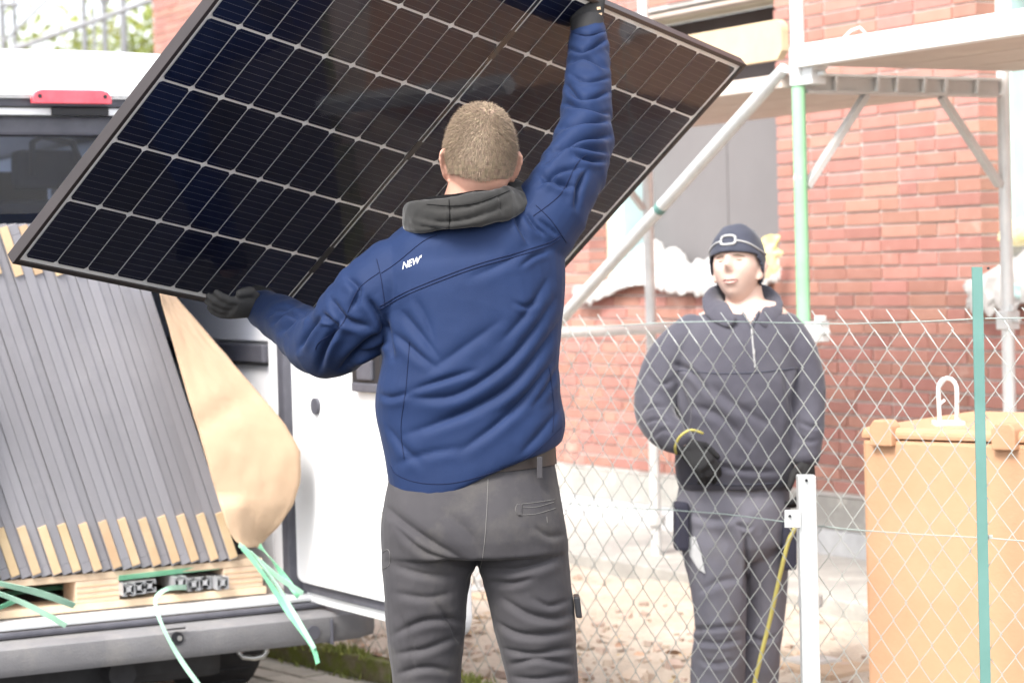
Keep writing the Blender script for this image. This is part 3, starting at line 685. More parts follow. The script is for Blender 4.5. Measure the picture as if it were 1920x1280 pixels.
# ================================================================== VAN
VA = radians(28); VL = Vector((-cos(VA), -sin(VA), 0)); VF = Vector((-sin(VA), cos(VA), 0))     # VL to the van's left, VF to its front
VO = Vector(((556 - 960) / F * 7.35, 7.35, 0))
def V(l, f, z): return VO + VL * l + VF * f + Z3 * z
van = thing('delivery_van', V(0.9, 1.5, 0), 'white delivery van with its rear doors open and loaded with solar modules', 'van')
def vbox(l0, l1, f_0, f_1, z0, z1): return MB().box(V((l0 + l1) / 2, (f_0 + f_1) / 2, (z0 + z1) / 2), VL * ((l1 - l0) / 2), VF * ((f_1 - f_0) / 2), Z3 * ((z1 - z0) / 2))
VW = 1.86; FLZ = 0.50
# roof shell with crowned section
mb = MB(); sec = []
for k in range(17):
    t = k / 16; l = -0.05 + t * (VW + 0.10); sec.append((l, 2.245 - 0.10 * abs(2 * t - 1) ** 4))
low = [(l, z - 0.05) for l, z in reversed(sec)]
prof = sec + low
mb.prism([V(l, 0.02, z) for l, z in prof], VF * 4.1); mb.build('roof', 'van_white', van, smooth='auto')
# rear header above the door opening
hd = MB(); top = [(l, z - 0.052) for l, z in sec]; bot = [(l, 2.105) for l, z in reversed(sec)]
hd.prism([V(l, 0.0, z) for l, z in top + bot], VF * 0.10); hd.build('rear_header', 'van_white', van, smooth='auto')
vbox(0.02, VW - .02, 0.012, 0.06, 2.070, 2.103).build('header_seal', 'rubber_strip', van, bevel=0.008)
vbox(0.05, VW - .05, 0.03, 0.09, 2.045, 2.067).build('header_trim', 'van_white', van, bevel=0.004)
vbox(0.60, 0.78, 0.015, 0.035, 2.043, 2.069).build('header_clip', 'black_plastic', van, bevel=0.004)
vbox(0.04, VW - .04, 0.06, 0.16, 1.985, 2.042).build('header_lining', 'rubber_strip', van, bevel=0.01)
# high brake light
bl = []
lz0, lz1 = W(130, 199, 7.0).z, W(130, 170, 7.0).z
def l_at(x, y=185):
    d = RAY(x, y); n_ = -VF; t = ((V(0, 0, 0) - C).dot(n_)) / d.dot(n_); p = C + d * t; return (p - VO).dot(VL), p.z
la, zb1 = l_at(205, 197); lb, zb2 = l_at(57, 195); zt_ = l_at(130, 170)[1]; zb_ = (zb1 + zb2) / 2
ol = [(la, zb_), (lb, zb_), (lb, zt_ - .022), (lb - .012, zt_ - .006), (lb - .03, zt_), (la + .03, zt_), (la + .012, zt_ - .006), (la, zt_ - .022)]
brk = MB().prism([V(l, -0.028, z) for l, z in ol], VF * 0.03).build('brake_light', 'red_lens', van, bevel=0.004)
for l in (la + .022, lb - .022):
    q = V(l, -0.030, zt_ - .020); MB().tube([q, q + VF * 0.006], .0065, 10).build('screw', 'black_plastic', brk)
# sides, floor, bulkhead
vbox(-0.05, 0.0, 0.06, 4.0, 0.42, 2.10).build('side_panel', 'van_white', van, bevel=0.01)
vbox(VW, VW + 0.05, 0.06, 4.0, 0.42, 2.10).build('side_panel', 'van_white', van, bevel=0.01)
vbox(-0.05, 0.05, 0.0, 0.058, 0.46, 2.10).build('rear_pillar', 'rubber_strip', van, bevel=0.01)
vbox(VW - 0.06, VW + 0.05, 0.0, 0.058, 0.46, 2.10).build('rear_pillar', 'van_white', van, bevel=0.01)
vbox(0.002, VW - .002, 0.06, 3.0, FLZ - 0.06, FLZ).build('load_floor', 'deck_ply', van)
zr_ = l_at(450, 648)[1]
vbox(0.004, 0.022, 0.20, 2.6, FLZ + 0.002, 1.235).build('lining_panel', 'van_inner', van, bevel=0.004)
vbox(0.004, 0.022, 0.20, 2.6, 1.315, 2.0).build('lining_panel', 'van_inner', van, bevel=0.004)
vbox(0.004, 0.050, 0.18, 2.6, 1.245, 1.305).build('lashing_rail', 'rubber_strip', van, bevel=0.006)
vbox(0.004, 0.03, 0.075, 0.175, FLZ + .002, 2.0).build('lining_post', 'van_inner', van, bevel=0.004)
for f_, z in ((.35, 1.16), (.62, 1.16), (.35, 1.4), (.30, .8)):
    q = V(0.022, f_, z); MB().tube([q, q + VL * 0.006], .010, 10).build('rivet', 'galvanised', van)
vbox(0.03, VW - .03, 2.62, 2.66, FLZ, 2.0).build('bulkhead', 'cabin_dark', van)
# cabin seats seen above the load
for (px_, py_, f_) in ((85, 318, 1.9), (330, 330, 2.0)):
    l, z = l_at(px_, py_); c = V(l + 0.02, f_ - 0.6, z); c = C + (RAY(px_, py_) * ((V(0, f_, 0) - C).dot(VF) / RAY(px_, py_).dot(VF)))
    MB().box(c, VL * 0.13, VF * 0.05, Z3 * 0.075).build('headrest', 'cabin_seat', van, bevel=0.03)
    MB().box(c - Z3 * 0.42, VL * 0.24, VF * 0.07, Z3 * 0.30).build('seat_back', 'cabin_seat', van, bevel=0.05)
    MB().tube([c + VL * .07 - VF * .07 - Z3 * .03, c + VL * .07 - VF * .07 + Z3 * .10, c + VL * .03 - VF * .07 + Z3 * .125, c - VL * .09 - VF * .07 + Z3 * .10, c - VL * .12 - VF * .07 + Z3 * .03], .013, 8).build('seat_handle', 'cabin_seat', van, smooth=True)
vbox(0.06, VW - .06, 0.10, 0.105, 1.745, 1.984).build('rear_window', 'dark_glass', van)
# closed left rear door: lower white panel, dark window
ld0 = VW * 0.56
vbox(ld0, VW - .065, -0.03, 0.0, 0.50, 1.25).build('rear_door', 'van_white', van, bevel=0.012)
# tail: sill, step bumper, tow eye
vbox(-0.03, VW + .03, -0.035, 0.055, FLZ - 0.026, FLZ - 0.002).build('door_sill', 'van_white', van, bevel=0.012)
vbox(-0.06, VW + .06, -0.066, -0.038, FLZ - 0.044, FLZ - 0.026).build('sill_seal', 'rubber_strip', van, bevel=0.008)
pr = [(-0.02, FLZ - .048), (-0.155, FLZ - .050), (-0.172, FLZ - .060), (-0.176, FLZ - .118), (-0.162, FLZ - .142), (-0.10, FLZ - .148), (-0.02, FLZ - .14)]
mb = MB(); ext = []
lv = [-0.24, -0.20, -0.12, 0.0, VW, VW + .15]
fo = [0.20, 0.07, 0.012, 0.0, 0.0, 0.05]
for l, fx in zip(lv, fo):
    ext.append([V(l, f_ + fx * (1 if f_ < -0.11 else 1), z) for f_, z in pr])
n = len(pr)
for r in ext: mb.v += r
for i in range(len(ext) - 1):
    for k in range(n): mb.f.append((i * n + k, i * n + (k + 1) % n, (i + 1) * n + (k + 1) % n, (i + 1) * n + k))
mb.f.append(tuple(range(n))); mb.f.append(tuple((len(ext) - 1) * n + k for k in range(n)))
bum = mb.build('bumper', 'bumper_grey', van, smooth='auto')
def on_bumper(x, y):
    d = RAY(x, y); t = ((V(0, -0.178, 0) - C).dot(VF)) / d.dot(VF); return C + d * t
q = on_bumper(333, 1196); MB().tube([q - VF * .001, q + VF * .02], .020, 18).build('tow_socket', 'black_plastic', bum)
MB().tube([q - VF * .004 - VL * .006, q + VF * .01 - VL * .006], .008, 12).build('tow_stud', 'chrome', bum)
q = on_bumper(330, 1178); MB().box(q, VL * .03, VF * .003, Z3 * .0025).build('bumper_slot', 'black_plastic', bum)
q = on_bumper(588, 1185); MB().tube([q - VF * .003, q + VF * .006], .022, 20).build('parking_sensor', 'rubber_strip', bum)
q = on_bumper(622, 1183); MB().box(q + VF * .02, VL * .0025, VF * .03, Z3 * .04).build('bumper_joint', 'rubber_strip', bum)
te = [W(x, y - 3, 7.22) for x, y in ((448, 1210), (448, 1226), (456, 1234), (478, 1236), (494, 1232), (500, 1224), (498, 1210))]
MB().tube(te, .009, 8).build('tow_eye', 'chrome', van, smooth=True)
# wheels (tyre, rim) and underbody
def wheel(l, f_, r=0.335, wd=0.23):
    cw = V(l, f_, r + PVZ - .01); m = 32; mb = MB(); pf = [(-.5, .62), (-.5, .90), (-.42, .985), (-.3, 1.0), (.3, 1.0), (.42, .985), (.5, .90), (.5, .62)]
    for k in range(m):
        an = 2 * pi * k / m; dv = VF * cos(an) + Z3 * sin(an)
        for a_, b_ in pf: mb.v.append(cw + VL * (a_ * wd) + dv * (b_ * r))
    q = len(pf)
    for k in range(m):
        for j in range(q): mb.f.append((k * q + j, ((k + 1) % m) * q + j, ((k + 1) % m) * q + (j + 1) % q, k * q + (j + 1) % q))
    ty = mb.build('tyre', 'rubber', van, smooth='auto')
    MB().tube([cw - VL * wd * .42, cw - VL * wd * .1], r * .62, 24).build('rim', 'galvanised_dull', ty, smooth='auto')
    for k in range(24):
        an = 2 * pi * k / 24; dv = VF * cos(an) + Z3 * sin(an); tg = VF * -sin(an) + Z3 * cos(an)
        MB().box(cw + dv * (r + .001), VL * wd * .3, tg * .012, dv * .004).build('tread_block', 'rubber', ty)
wheel(-0.06 + .11, 0.78); wheel(VW - .05, 0.78)
vbox(0.25, VW - .3, 0.1, 3.4, 0.24, 0.40).build('underbody', 'rubber', van, bevel=0.03)
MB().tube([V(.62, .0, .30), V(.62, .9, .29)], .045, 14).build('exhaust_silencer', 'rubber', van, smooth='auto')
# right rear door, swung open towards the camera: inner side in view
hz = 0.47
H0 = ATZ(561, 1123, hz); H1 = ATZ(862, 1201, hz)
dv = (H1 - H0); dl = dv.length; dv.normalize(); dn = Vector((-dv.y, dv.x, 0)); dn = dn if dn.dot(C - H0) > 0 else -dn
def D(a_, z_, o=0.0): return H0 + dv * a_ + dn * o + Z3 * (z_ - hz)
def rrect(a0, a1, z0, z1, r, o, n=6):
    pts = []
    for cx, cz, st0 in ((a1 - r, z1 - r, 0), (a0 + r, z1 - r, 90), (a0 + r, z0 + r, 180), (a1 - r, z0 + r, 270)):
        for k in range(n + 1):
            an = radians(st0 + 90 * k / n); pts.append(D(cx + r * cos(an), cz + r * sin(an), o))
    return pts
door = MB().prism(rrect(0.0, dl, hz, 1.98, 0.07, -0.045), dn * 0.045).build('rear_door', 'van_white', van, bevel=0.006); tag(door, 'opened right rear door, inner side')
MB().prism(rrect(0.012, dl - 0.02, hz + 0.035, 1.95, 0.09, 0.001), dn * 0.014).build('door_seal', 'rubber_strip', door, bevel=0.004)
MB().prism(rrect(0.016, dl - 0.05, hz + 0.068, 1.92, 0.085, 0.010), dn * 0.022).build('inner_panel', 'van_white', door, bevel=0.008)
def on_door(x, y, o=0.033):
    d = RAY(x, y); t = ((D(0, hz, o) - C).dot(dn)) / d.dot(dn); return C + d * t
q = on_door(594, 761); MB().tube([q - dn * .004, q + dn * .010], .026, 20).build('grommet', 'rubber_strip', door, smooth='auto')
q = on_door(697, 690)
hc = MB().box(q + dn * .008, dv * .10, dn * .012, Z3 * .072).build('handle_housing', 'black_plastic', door, bevel=0.008)
MB().box(q + dn * .022 - Z3 * .005, dv * .05, dn * .006, Z3 * .03).build('handle', 'rubber_strip', hc, bevel=0.005)
MB().box(q + dn * .016 - Z3 * .058, dv * .083, dn * .014, Z3 * .014).build('handle_lip', 'rubber_strip', hc, bevel=0.005)
for z_ in (0.72, 0.80, 1.45): MB().box(D(-0.006, z_, 0.0), dv * .012, dn * .02, Z3 * .035).build('hinge', 'rubber_strip', door, bevel=0.004)
q1 = D(dl * .5, 1.30, .034)
MB().prism(rrect(0.12, dl - 0.14, 1.42, 1.86, 0.08, 0.033), dn * 0.004).build('door_window', 'dark_glass', door)

# ================================================================== PALLET AND MODULE STACK
ph = V(0.06, 0.02, FLZ)
palz = FLZ + 0.004; pf0 = 0.04
def l_on(x, y, f_):
    d = RAY(x, y); t = ((V(0, f_, 0) - C).dot(VF)) / d.dot(VF); p = C + d * t; return (p - VO).dot(VL), p.z
lR, zR = l_on(492, 1045, pf0); l2, z2 = l_on(0, 1078, pf0)
stack_l, stack_z = l_on(446, 1049, 0.03)
PTZ = stack_z - 0.002                 # top of pallet
pal = thing('pallet', V(lR + .6, .6, FLZ), 'pale wooden pallet on the van floor under the module stack', 'pallet')
bz1 = l_on(450, 1060, pf0)[1]
lE = 1.70
for k in range(6):
    f_ = pf0 + k * 0.235; vbox(lR, lE, f_, f_ + 0.14, PTZ - 0.022, PTZ).build('top_board', 'pallet_wood', pal, bevel=0.002)
for l0, l1 in ((lR, lR + .135), None or l_on(224, 1090, pf0)[0:1] + (l_on(142, 1090, pf0)[0],), (lE - .14, lE)):
    for f_ in (pf0, pf0 + .52, pf0 + 1.04):
        vbox(l0, l1, f_ + .002, f_ + 0.138, palz + .024, PTZ - .0225).build('block', 'pallet_wood', pal, bevel=0.002)
        for q_ in range(1, 4):
            zz = palz + .024 + (PTZ - .0225 - palz - .024) * q_ / 4
            vbox(l0 + .001, l1 - .001, f_ - .0005, f_ + .004, zz - .0012, zz + .0012).build('block_seam', 'cardboard', pal)
for f_ in (pf0, pf0 + .52, pf0 + 1.04): vbox(lR - .01, lE, f_ - .002, f_ + .14, palz, palz + .0235).build('bottom_board', 'pallet_wood', pal, bevel=0.002)
# aluminium rails lying in the pallet openings
def rail(l, z, rot, k):
    wd = 0.040; f_ = 0.0 + 0.02 * (k % 3)
    c = V(l, f_, z); ax, az = (VL, Z3) if not rot else (Z3, -VL); mb = MB(); h = wd / 2; t = .0022
    for sx in (-1, 1): mb.box(c + ax * sx * (h - t / 2) + VF * .5, ax * (t / 2), VF * .5, az * (h - t))
    for sz in (-1, 1):
        for sx in (-1, 1): mb.box(c + az * sz * (h - t / 2) + ax * sx * (h * .62) + VF * .5, ax * (h * .38), VF * .5, az * (t / 2))
    mb.box(c + VF * .5, ax * .007, VF * .5, az * .007)
    for sx, sz in ((1, 1), (1, -1), (-1, 1), (-1, -1)):
        d = (ax * sx + az * sz); m = c + d * (h * .55) + VF * .5; mb.box(m, d.normalized() * (h * .5), VF * .499, d.normalized().cross(VF) * (t * .45))
    return mb
for k, (x, y, rot, lab) in enumerate(((240, 1104, 0, 'aluminium mounting rail, leftmost in the pallet gap'), (263, 1102, 1, 'aluminium mounting rail, second from the left in the pallet gap'), (287, 1100, 1, 'aluminium mounting rail, third from the left in the pallet gap'),
                          (337, 1092, 0, 'aluminium mounting rail set back alone in the middle of the pallet gap'), (366, 1096, 0, 'aluminium mounting rail, third from the right in the pallet gap'), (391, 1094, 0, 'aluminium mounting rail, second from the right in the pallet gap'), (416, 1092, 0, 'aluminium mounting rail, rightmost in the pallet gap'))):
    l, z = l_on(x, y, 0.01)
    tag(rail(l, max(z, palz + .046), rot, k).build('mounting_rail', 'aluminium'), lab, 'rail', 'aluminium rails in the pallet')
# modules: 30 mm frames side by side, leaning to the left
LEAN = radians(17.0); lu = (VL * sin(LEAN) + Z3 * cos(LEAN)); lw = (VL * cos(LEAN) - Z3 * sin(LEAN))     # lu up the module, lw across
NM = 34; TH_ = 0.030; HT = 1.134
base = V(stack_l, 0.03, PTZ + 0.0)
rs = random.Random(21); bar = None
ORD = 'first second third fourth fifth sixth seventh eighth ninth tenth eleventh twelfth thirteenth fourteenth fifteenth sixteenth seventeenth eighteenth nineteenth twentieth'.split()
ORD += ['twenty-' + o for o in ORD[:9]] + ['thirtieth'] + ['thirty-' + o for o in ORD[:9]]
for k in range(NM):
    off = (k * (TH_ + 0.0008) + (0.0010 if k % 3 == 1 else 0)) / cos(LEAN)
    p0 = base + VL * off + VF * rs.uniform(-.002, .006) + Z3 * (0.001 + TH_ * sin(LEAN))
    if PX(p0 + lu * 0.4)[0] < -160: continue
    mod = thing('solar_module', p0 + Z3 * 0, f'dark framed solar module, {ORD[k]} from the kraft paper in the leaning stack', 'solar module', 'solar modules stacked in the van')
    if bar is None:
        bar = {}
        def mk(nm, c, a_, b_, d_, mat, bev): m_ = MB().box(c, a_, b_, d_).build(nm, mat, mod, bevel=bev); bar[nm] = m_.data; return m_
        e = 0.0009
        fr = MB()
        fr.box(lw * TH_ / 2 + lu * .016 + VF * .86, lw * (TH_ / 2), lu * .016, VF * .86); fr.box(lw * TH_ / 2 + lu * (HT - .016) + VF * .86, lw * (TH_ / 2), lu * .016, VF * .86)
        fr.box(lw * TH_ / 2 + lu * HT / 2 + VF * .016, lw * (TH_ / 2), lu * (HT / 2 - .0325), VF * .016); fr.box(lw * TH_ / 2 + lu * HT / 2 + VF * 1.704, lw * (TH_ / 2), lu * (HT / 2 - .0325), VF * .016)
        o1 = fr.build('frame', 'module_frame', mod, bevel=0.0011)
        o2 = MB().box(lw * TH_ * .75 + lu * HT / 2 + VF * .86, lw * .003, lu * (HT / 2 - .033), VF * .825).build('glass', 'solar_cell', mod)
        o3 = MB().box(lw * (TH_ - .001) / 2 + lu * .083 - VF * .004, lw * ((TH_ - .003) / 2), lu * .078, VF * .0035).build('corner_protector', 'cardboard', mod, bevel=0.001)
        protos = (o1, o2, o3)
        for o in protos: o.matrix_parent_inverse = Matrix(); o.location = (0, 0, 0)
    else:
        for o in protos[:2]:
            c_ = o.copy(); col.objects.link(c_); c_.parent = mod; c_.matrix_parent_inverse = Matrix(); c_.location = (0, 0, 0)
        if k % 2 == 1: pass
    if k % 2 == 0 and k > 0 or k == 0:
        if k > 0:
            c_ = protos[2].copy(); col.objects.link(c_); c_.parent = mod; c_.matrix_parent_inverse = Matrix(); c_.location = lu * rs.uniform(-.002, .006)
        c_ = protos[2].copy(); col.objects.link(c_); c_.parent = mod; c_.matrix_parent_inverse = Matrix(); c_.location = lu * (HT - .166 + rs.uniform(-.004, .004))
    if k == 0: protos[2].location = lw * 0.0
# ---- kraft paper sheet sagging off the right side of the stack
rows = [(548, 308, 322), (575, 314, 345), (620, 327, 385), (680, 343, 436), (740, 360, 489), (800, 378, 538), (845, 392, 563), (900, 407, 564), (945, 421, 550), (985, 434, 524), (1010, 446, 498), (1026, 466, 484)]
nrow, ncol = 40, 18; mb = MB()
def rowat(t):
    t *= len(rows) - 1; i = min(int(t), len(rows) - 2); a_ = rows[i]; b_ = rows[i + 1]; q_ = t - i
    return tuple(a_[m] + (b_[m] - a_[m]) * q_ for m in range(3))
for i in range(nrow + 1):
    y, xl, xr = rowat(i / nrow)
    for j in range(ncol + 1):
        t = j / ncol; xl_ = xl - 9; x = xl_ + (xr - xl_) * t; wdt = (xr - xl) / 235
        cr1 = abs((x - 420) * .55 + (y - 760) * .84 - 8); cr2 = abs((x - 470) * .9 - (y - 880) * .43)
        fold = (x - 395) * .93 - (y - 700) * .36
        d = 7.06 + 0.10 * t - .035 * max(0, 1 - abs(fold) / 120) * wdt + .012 * max(0, 1 - cr1 / 26) - .03 * smooth01((y - 935) / 12) * smooth01((x - 415) / -30 + 2.0) * smooth01((480 - x) / 20) + 0.006 * noise.noise(Vector((x / 60, y / 90, 2))) + .003 * abs(noise.noise(Vector((x / 26 + y / 45, y / 90, 5))))
        jx = noise.noise(Vector((i * 3.1, j * 2.7, 1.5))); d += .004 * noise.noise(Vector((i * .33 + j * .25, j * .55, 8.5)))
        mb.v.append(W(x + (1.2 * jx if 0 < j < ncol else .8 * jx), y + 1.5 * noise.noise(Vector((i * 2.3, j * 3.9, 4.5))), d))
for i in range(nrow):
    for j in range(ncol):
        a_ = i * (ncol + 1) + j
        if (i + j) % 3: mb.f += [(a_, a_ + 1, a_ + ncol + 2), (a_, a_ + ncol + 2, a_ + ncol + 1)]
        else: mb.f += [(a_, a_ + 1, a_ + ncol + 1), (a_ + 1, a_ + ncol + 2, a_ + ncol + 1)]
kp = mb.build('kraft_paper', 'kraft', smooth=True); tag(kp, 'large sheet of tan kraft paper bulging off the right side of the module stack', 'paper')
sm = kp.modifiers.new('thickness', 'SOLIDIFY'); sm.thickness = 0.0015
# ---- plastic straps
def strap(pts, wd, label, mat, twist=0.0, nm='strap'):
    P = [W(*p) for p in pts]; Q = []
    for i in range(len(P) - 1):
        p0 = P[max(i - 1, 0)]; p1 = P[i]; p2 = P[i + 1]; p3 = P[min(i + 2, len(P) - 1)]
        for k in range(6):
            t = k / 6; Q.append(0.5 * ((2 * p1) + (p2 - p0) * t + (2 * p0 - 5 * p1 + 4 * p2 - p3) * t * t + (3 * p1 - p0 - 3 * p2 + p3) * t ** 3))
    Q.append(P[-1]); sides = []
    for i in range(len(Q)):
        t = (Q[min(i + 1, len(Q) - 1)] - Q[max(i - 1, 0)]).normalized(); s = t.cross(f0).normalized(); an = 0.5 + twist * sin(i * .35)
        sides.append(s * cos(an) + t.cross(s) * sin(an))
    return tag(MB().ribbon(Q, sides, wd).build(nm, mat, smooth=False), label, 'strap', 'loose packing straps on the van tail')
strap([(448, 1020, 7.02), (480, 1045, 6.98), (520, 1080, 6.95), (568, 1112, 6.93)], .017, 'white green strap running from the stack corner to the door hinge', 'strap_pale', .2)
strap([(455, 1025, 7.0), (500, 1085, 6.93), (540, 1145, 6.88), (583, 1205, 6.84), (596, 1243, 6.82)], .020, 'green strap hanging from the stack corner down past the bumper end', 'strap_green', .3)
strap([(470, 1035, 7.01), (515, 1090, 6.90), (552, 1150, 6.86), (590, 1215, 6.82)], .014, 'pale green strap hanging beside the green one over the bumper', 'strap_pale', .4)
strap([(486, 1022, 7.05), (510, 1050, 7.02), (540, 1090, 7.0), (560, 1118, 6.97)], .018, 'dark green strap bunched behind the kraft paper tip', 'strap_green', .8)
strap([(350, 1100, 7.05), (315, 1103, 6.9), (293, 1120, 6.85), (296, 1150, 6.74), (315, 1195, 6.7), (345, 1245, 6.68), (378, 1290, 6.66)], .016, 'pale green strap looping out of the pallet gap and over the bumper middle', 'strap_pale', .25)
strap([(-40, 1085, 6.75), (20, 1098, 6.72), (80, 1113, 6.74), (140, 1135, 6.78)], .022, 'wide pale strap lying on the load sill at the left edge', 'strap_pale', .2)
strap([(-40, 1100, 6.7), (20, 1120, 6.68), (75, 1145, 6.66), (124, 1172, 6.66)], .020, 'pale strap crossing the door sill at the left edge', 'strap_pale', .2)
strap([(-30, 1150, 6.72), (10, 1134, 6.72), (30, 1124, 6.75)], .016, 'short green strap end at the far left of the load sill', 'strap_green', .2)
strap([(-20, 1118, 7.25), (60, 1106, 7.3), (140, 1098, 7.35)], .018, 'dark green strap under the left pallet opening', 'strap_green', .0)
strap([(222, 1083, 7.1), (320, 1072, 7.2), (412, 1062, 7.3)], .018, 'green strap along the top of the right pallet opening', 'strap_green', .0)

# ================================================================== HELD SOLAR PANEL
wv = np.array([-2.1968, -0.5909, -1.0057]); tt = np.linalg.norm(wv); kk = wv / tt
K = np.array([[0, -kk[2], kk[1]], [kk[2], 0, -kk[0]], [-kk[1], kk[0], 0]]); RM = np.eye(3) + sin(tt) * K + (1 - cos(tt)) * K @ K
def c2w(v): return R_ * v[0] - U_ * v[1] + f0 * v[2]
PEX, PEY, PEZ = (c2w(RM[:, i]) for i in range(3))
PO = C + c2w((-1.1103, -0.1901, 5.1556)); PL, GAP, PS = 0.0932, 0.0172, 0.184
LX, LY = 18 * PL + GAP, 6 * PS
def PP(x, y, z=0.0): return PO + PEX * x + PEY * y + PEZ * z
pan = thing('held_solar_panel', PP(LX / 2, 0, 0), 'dark solar panel held up tilted by the worker in the blue jacket', 'solar panel')
def pbox(x0, x1, y0, y1, z0, z1): return MB().box(PP((x0 + x1) / 2, (y0 + y1) / 2, (z0 + z1) / 2), PEX * ((x1 - x0) / 2), PEY * ((y1 - y0) / 2), PEZ * ((z1 - z0) / 2))
MX, MY = 0.012, 0.010
x0, x1, y0, y1 = -MX - .006, LX + MX + .006, -MY - .006, LY + MY + .006
pbox(-MX, LX + MX, -MY, LY + MY, -.0065, -.0025).build('backsheet', 'backsheet', pan)
fl = 0.011; fd = 0.030
def fside(a0, a1, b0, b1, nm):
    o = pbox(a0, a1, b0, b1, -fd + .004, .0045).build(nm, 'panel_frame', pan, bevel=0.0012); return o
fside(x0 - .004, x0 + fl - .004, y0 - .004, y1 + .004, 'frame_side'); fside(x1 - fl + .004, x1 + .004, y0 - .004, y1 + .004, 'frame_side')
fside(x0 + fl - .0038, x1 - fl + .0038, y0 - .004, y0 + fl - .004, 'frame_side'); fside(x0 + fl - .0038, x1 - fl + .0038, y1 - fl + .004, y1 + .004, 'frame_side')
pbox(-MX + .002, LX + MX - .002, -MY + .002, LY + MY - .002, .0012, .0032).build('cover_glass', 'solar_glass', pan)
cw_, ch_ = (PL - .0048) / 2, (PS - .0066) / 2; ck = 0.0062
cellme = None
for i in range(18):
    for j in range(6):
        cx = PL * (i + .5) + (GAP if i >= 9 else 0); cy = PS * (j + .5)
        if cellme is None:
            o2d = [(-cw_ + ck, -ch_), (cw_ - ck, -ch_), (cw_, -ch_ + ck), (cw_, ch_ - ck), (cw_ - ck, ch_), (-cw_ + ck, ch_), (-cw_, ch_ - ck), (-cw_, -ch_ + ck)]
            me = bpy.data.meshes.new('cell'); n = 8
            me.from_pydata([(a_, b_, 0) for a_, b_ in o2d] + [(a_, b_, -.0012) for a_, b_ in o2d], [], [tuple(range(8)), tuple(reversed(range(8, 16)))] + [((k + 1) % 8, k, 8 + k, 8 + (k + 1) % 8) for k in range(8)])
            cellme = me; me.materials.append(MATS['solar_cell'])
        o = bpy.data.objects.new('cell', cellme); col.objects.link(o); o.parent = pan; o.matrix_parent_inverse = ROOTINV[pan.name]
        c = PP(cx, cy, 0); o.matrix_basis = Matrix(((PEX.x, PEY.x, PEZ.x, c.x), (PEX.y, PEY.y, PEZ.y, c.y), (PEX.z, PEY.z, PEZ.z, c.z), (0, 0, 0, 1)))
# dark tape along the centre gap with white bus ribbons beside it
xm = 9 * PL + GAP / 2
pbox(xm - .0045, xm + .0045, 0, LY, -.0022, -.0004).build('centre_tape', 'black_plastic', pan)
for j in range(3):
    yb = PS * (1 + 2 * j); pbox(xm - .010, xm + .010, yb - .045 + .03 * (j == 1), yb + .045, -.0003, .0007).build('junction_cover', 'black_plastic', pan)

# ================================================================== PEOPLE: tools
def loft(P, A, B, n=28, e=1.0, side=None, ends=True):
    """closed tube through points P with half-widths A (across the view) and B (along the view)"""
    P = [Vector(p) for p in P]; m = MB(); N = len(P); rings = []
    for i, p in enumerate(P):
        t = (P[min(i + 1, N - 1)] - P[max(i - 1, 0)]).normalized()
        if side is not None:
            s = Vector(side[i] if isinstance(side, list) else side); s = s.normalized(); t_ = t
            b = s.cross(t).normalized()
        else:
            s = t.cross(f0).normalized(); b = s.cross(t).normalized()
        rings.append((p, s, b, A[i], B[i], t))
    def ring(p, s, b, a_, b_):
        for k in range(n):
            an = 2 * pi * k / n; c_, s_ = cos(an), sin(an)
            c_ = math.copysign(abs(c_) ** e, c_); s_ = math.copysign(abs(s_) ** e, s_)
            m.v.append(p + s * (a_ * c_) + b * (b_ * s_))
    full = []
    p, s, b, a_, b_, t = rings[0]; r = min(a_, b_) * (0.55 if ends else 0.05)
    full += [(p - t * r, s, b, a_ * .35, b_ * .35), (p - t * r * .72, s, b, a_ * .75, b_ * .75)]
    full += [x[:5] for x in rings]
    p, s, b, a_, b_, t = rings[-1]; r = min(a_, b_) * (0.55 if ends else 0.05)
    full += [(p + t * r * .72, s, b, a_ * .75, b_ * .75), (p + t * r, s, b, a_ * .35, b_ * .35)]
    for x in full: ring(*x)
    for i in range(len(full) - 1):
        for k in range(n): m.f.append((i * n + k, i * n + (k + 1) % n, (i + 1) * n + (k + 1) % n, (i + 1) * n + k))
    m.f.append(tuple(reversed(range(n)))); e_ = (len(full) - 1) * n; m.f.append(tuple(e_ + k for k in range(n)))
    return m
def rough(rows, per, seed, amt=.06):
    rows = resample(rows, per); return [tuple(r[:3]) + (r[3] * (1 + amt * noise.noise(Vector((i * .55, seed, 0))) + amt * .5 * noise.noise(Vector((i * 1.4, seed, 3)))), r[4]) for i, r in enumerate(rows)]
def limb(rows, per=4, **kw):                 # rows: x, y, depth, half width px, half depth m
    rows = resample(rows, per); return loft([W(r[0], r[1], r[2]) for r in rows], [r[3] / F * r[2] for r in rows], [r[4] for r in rows], **kw)
def trunk(rows, per=4, **kw):                # rows: y_left, x_left, y_right, x_right, depth, half depth m
    rows = resample(rows, per); P = []; A = []; S = []
    for r in rows:
        l = W(r[1], r[0], r[4]); q = W(r[3], r[2], r[4]); P.append((l + q) / 2); A.append((q - l).length / 2); S.append(q - l)
    return loft(P, A, [r[5] for r in rows], side=S, **kw)
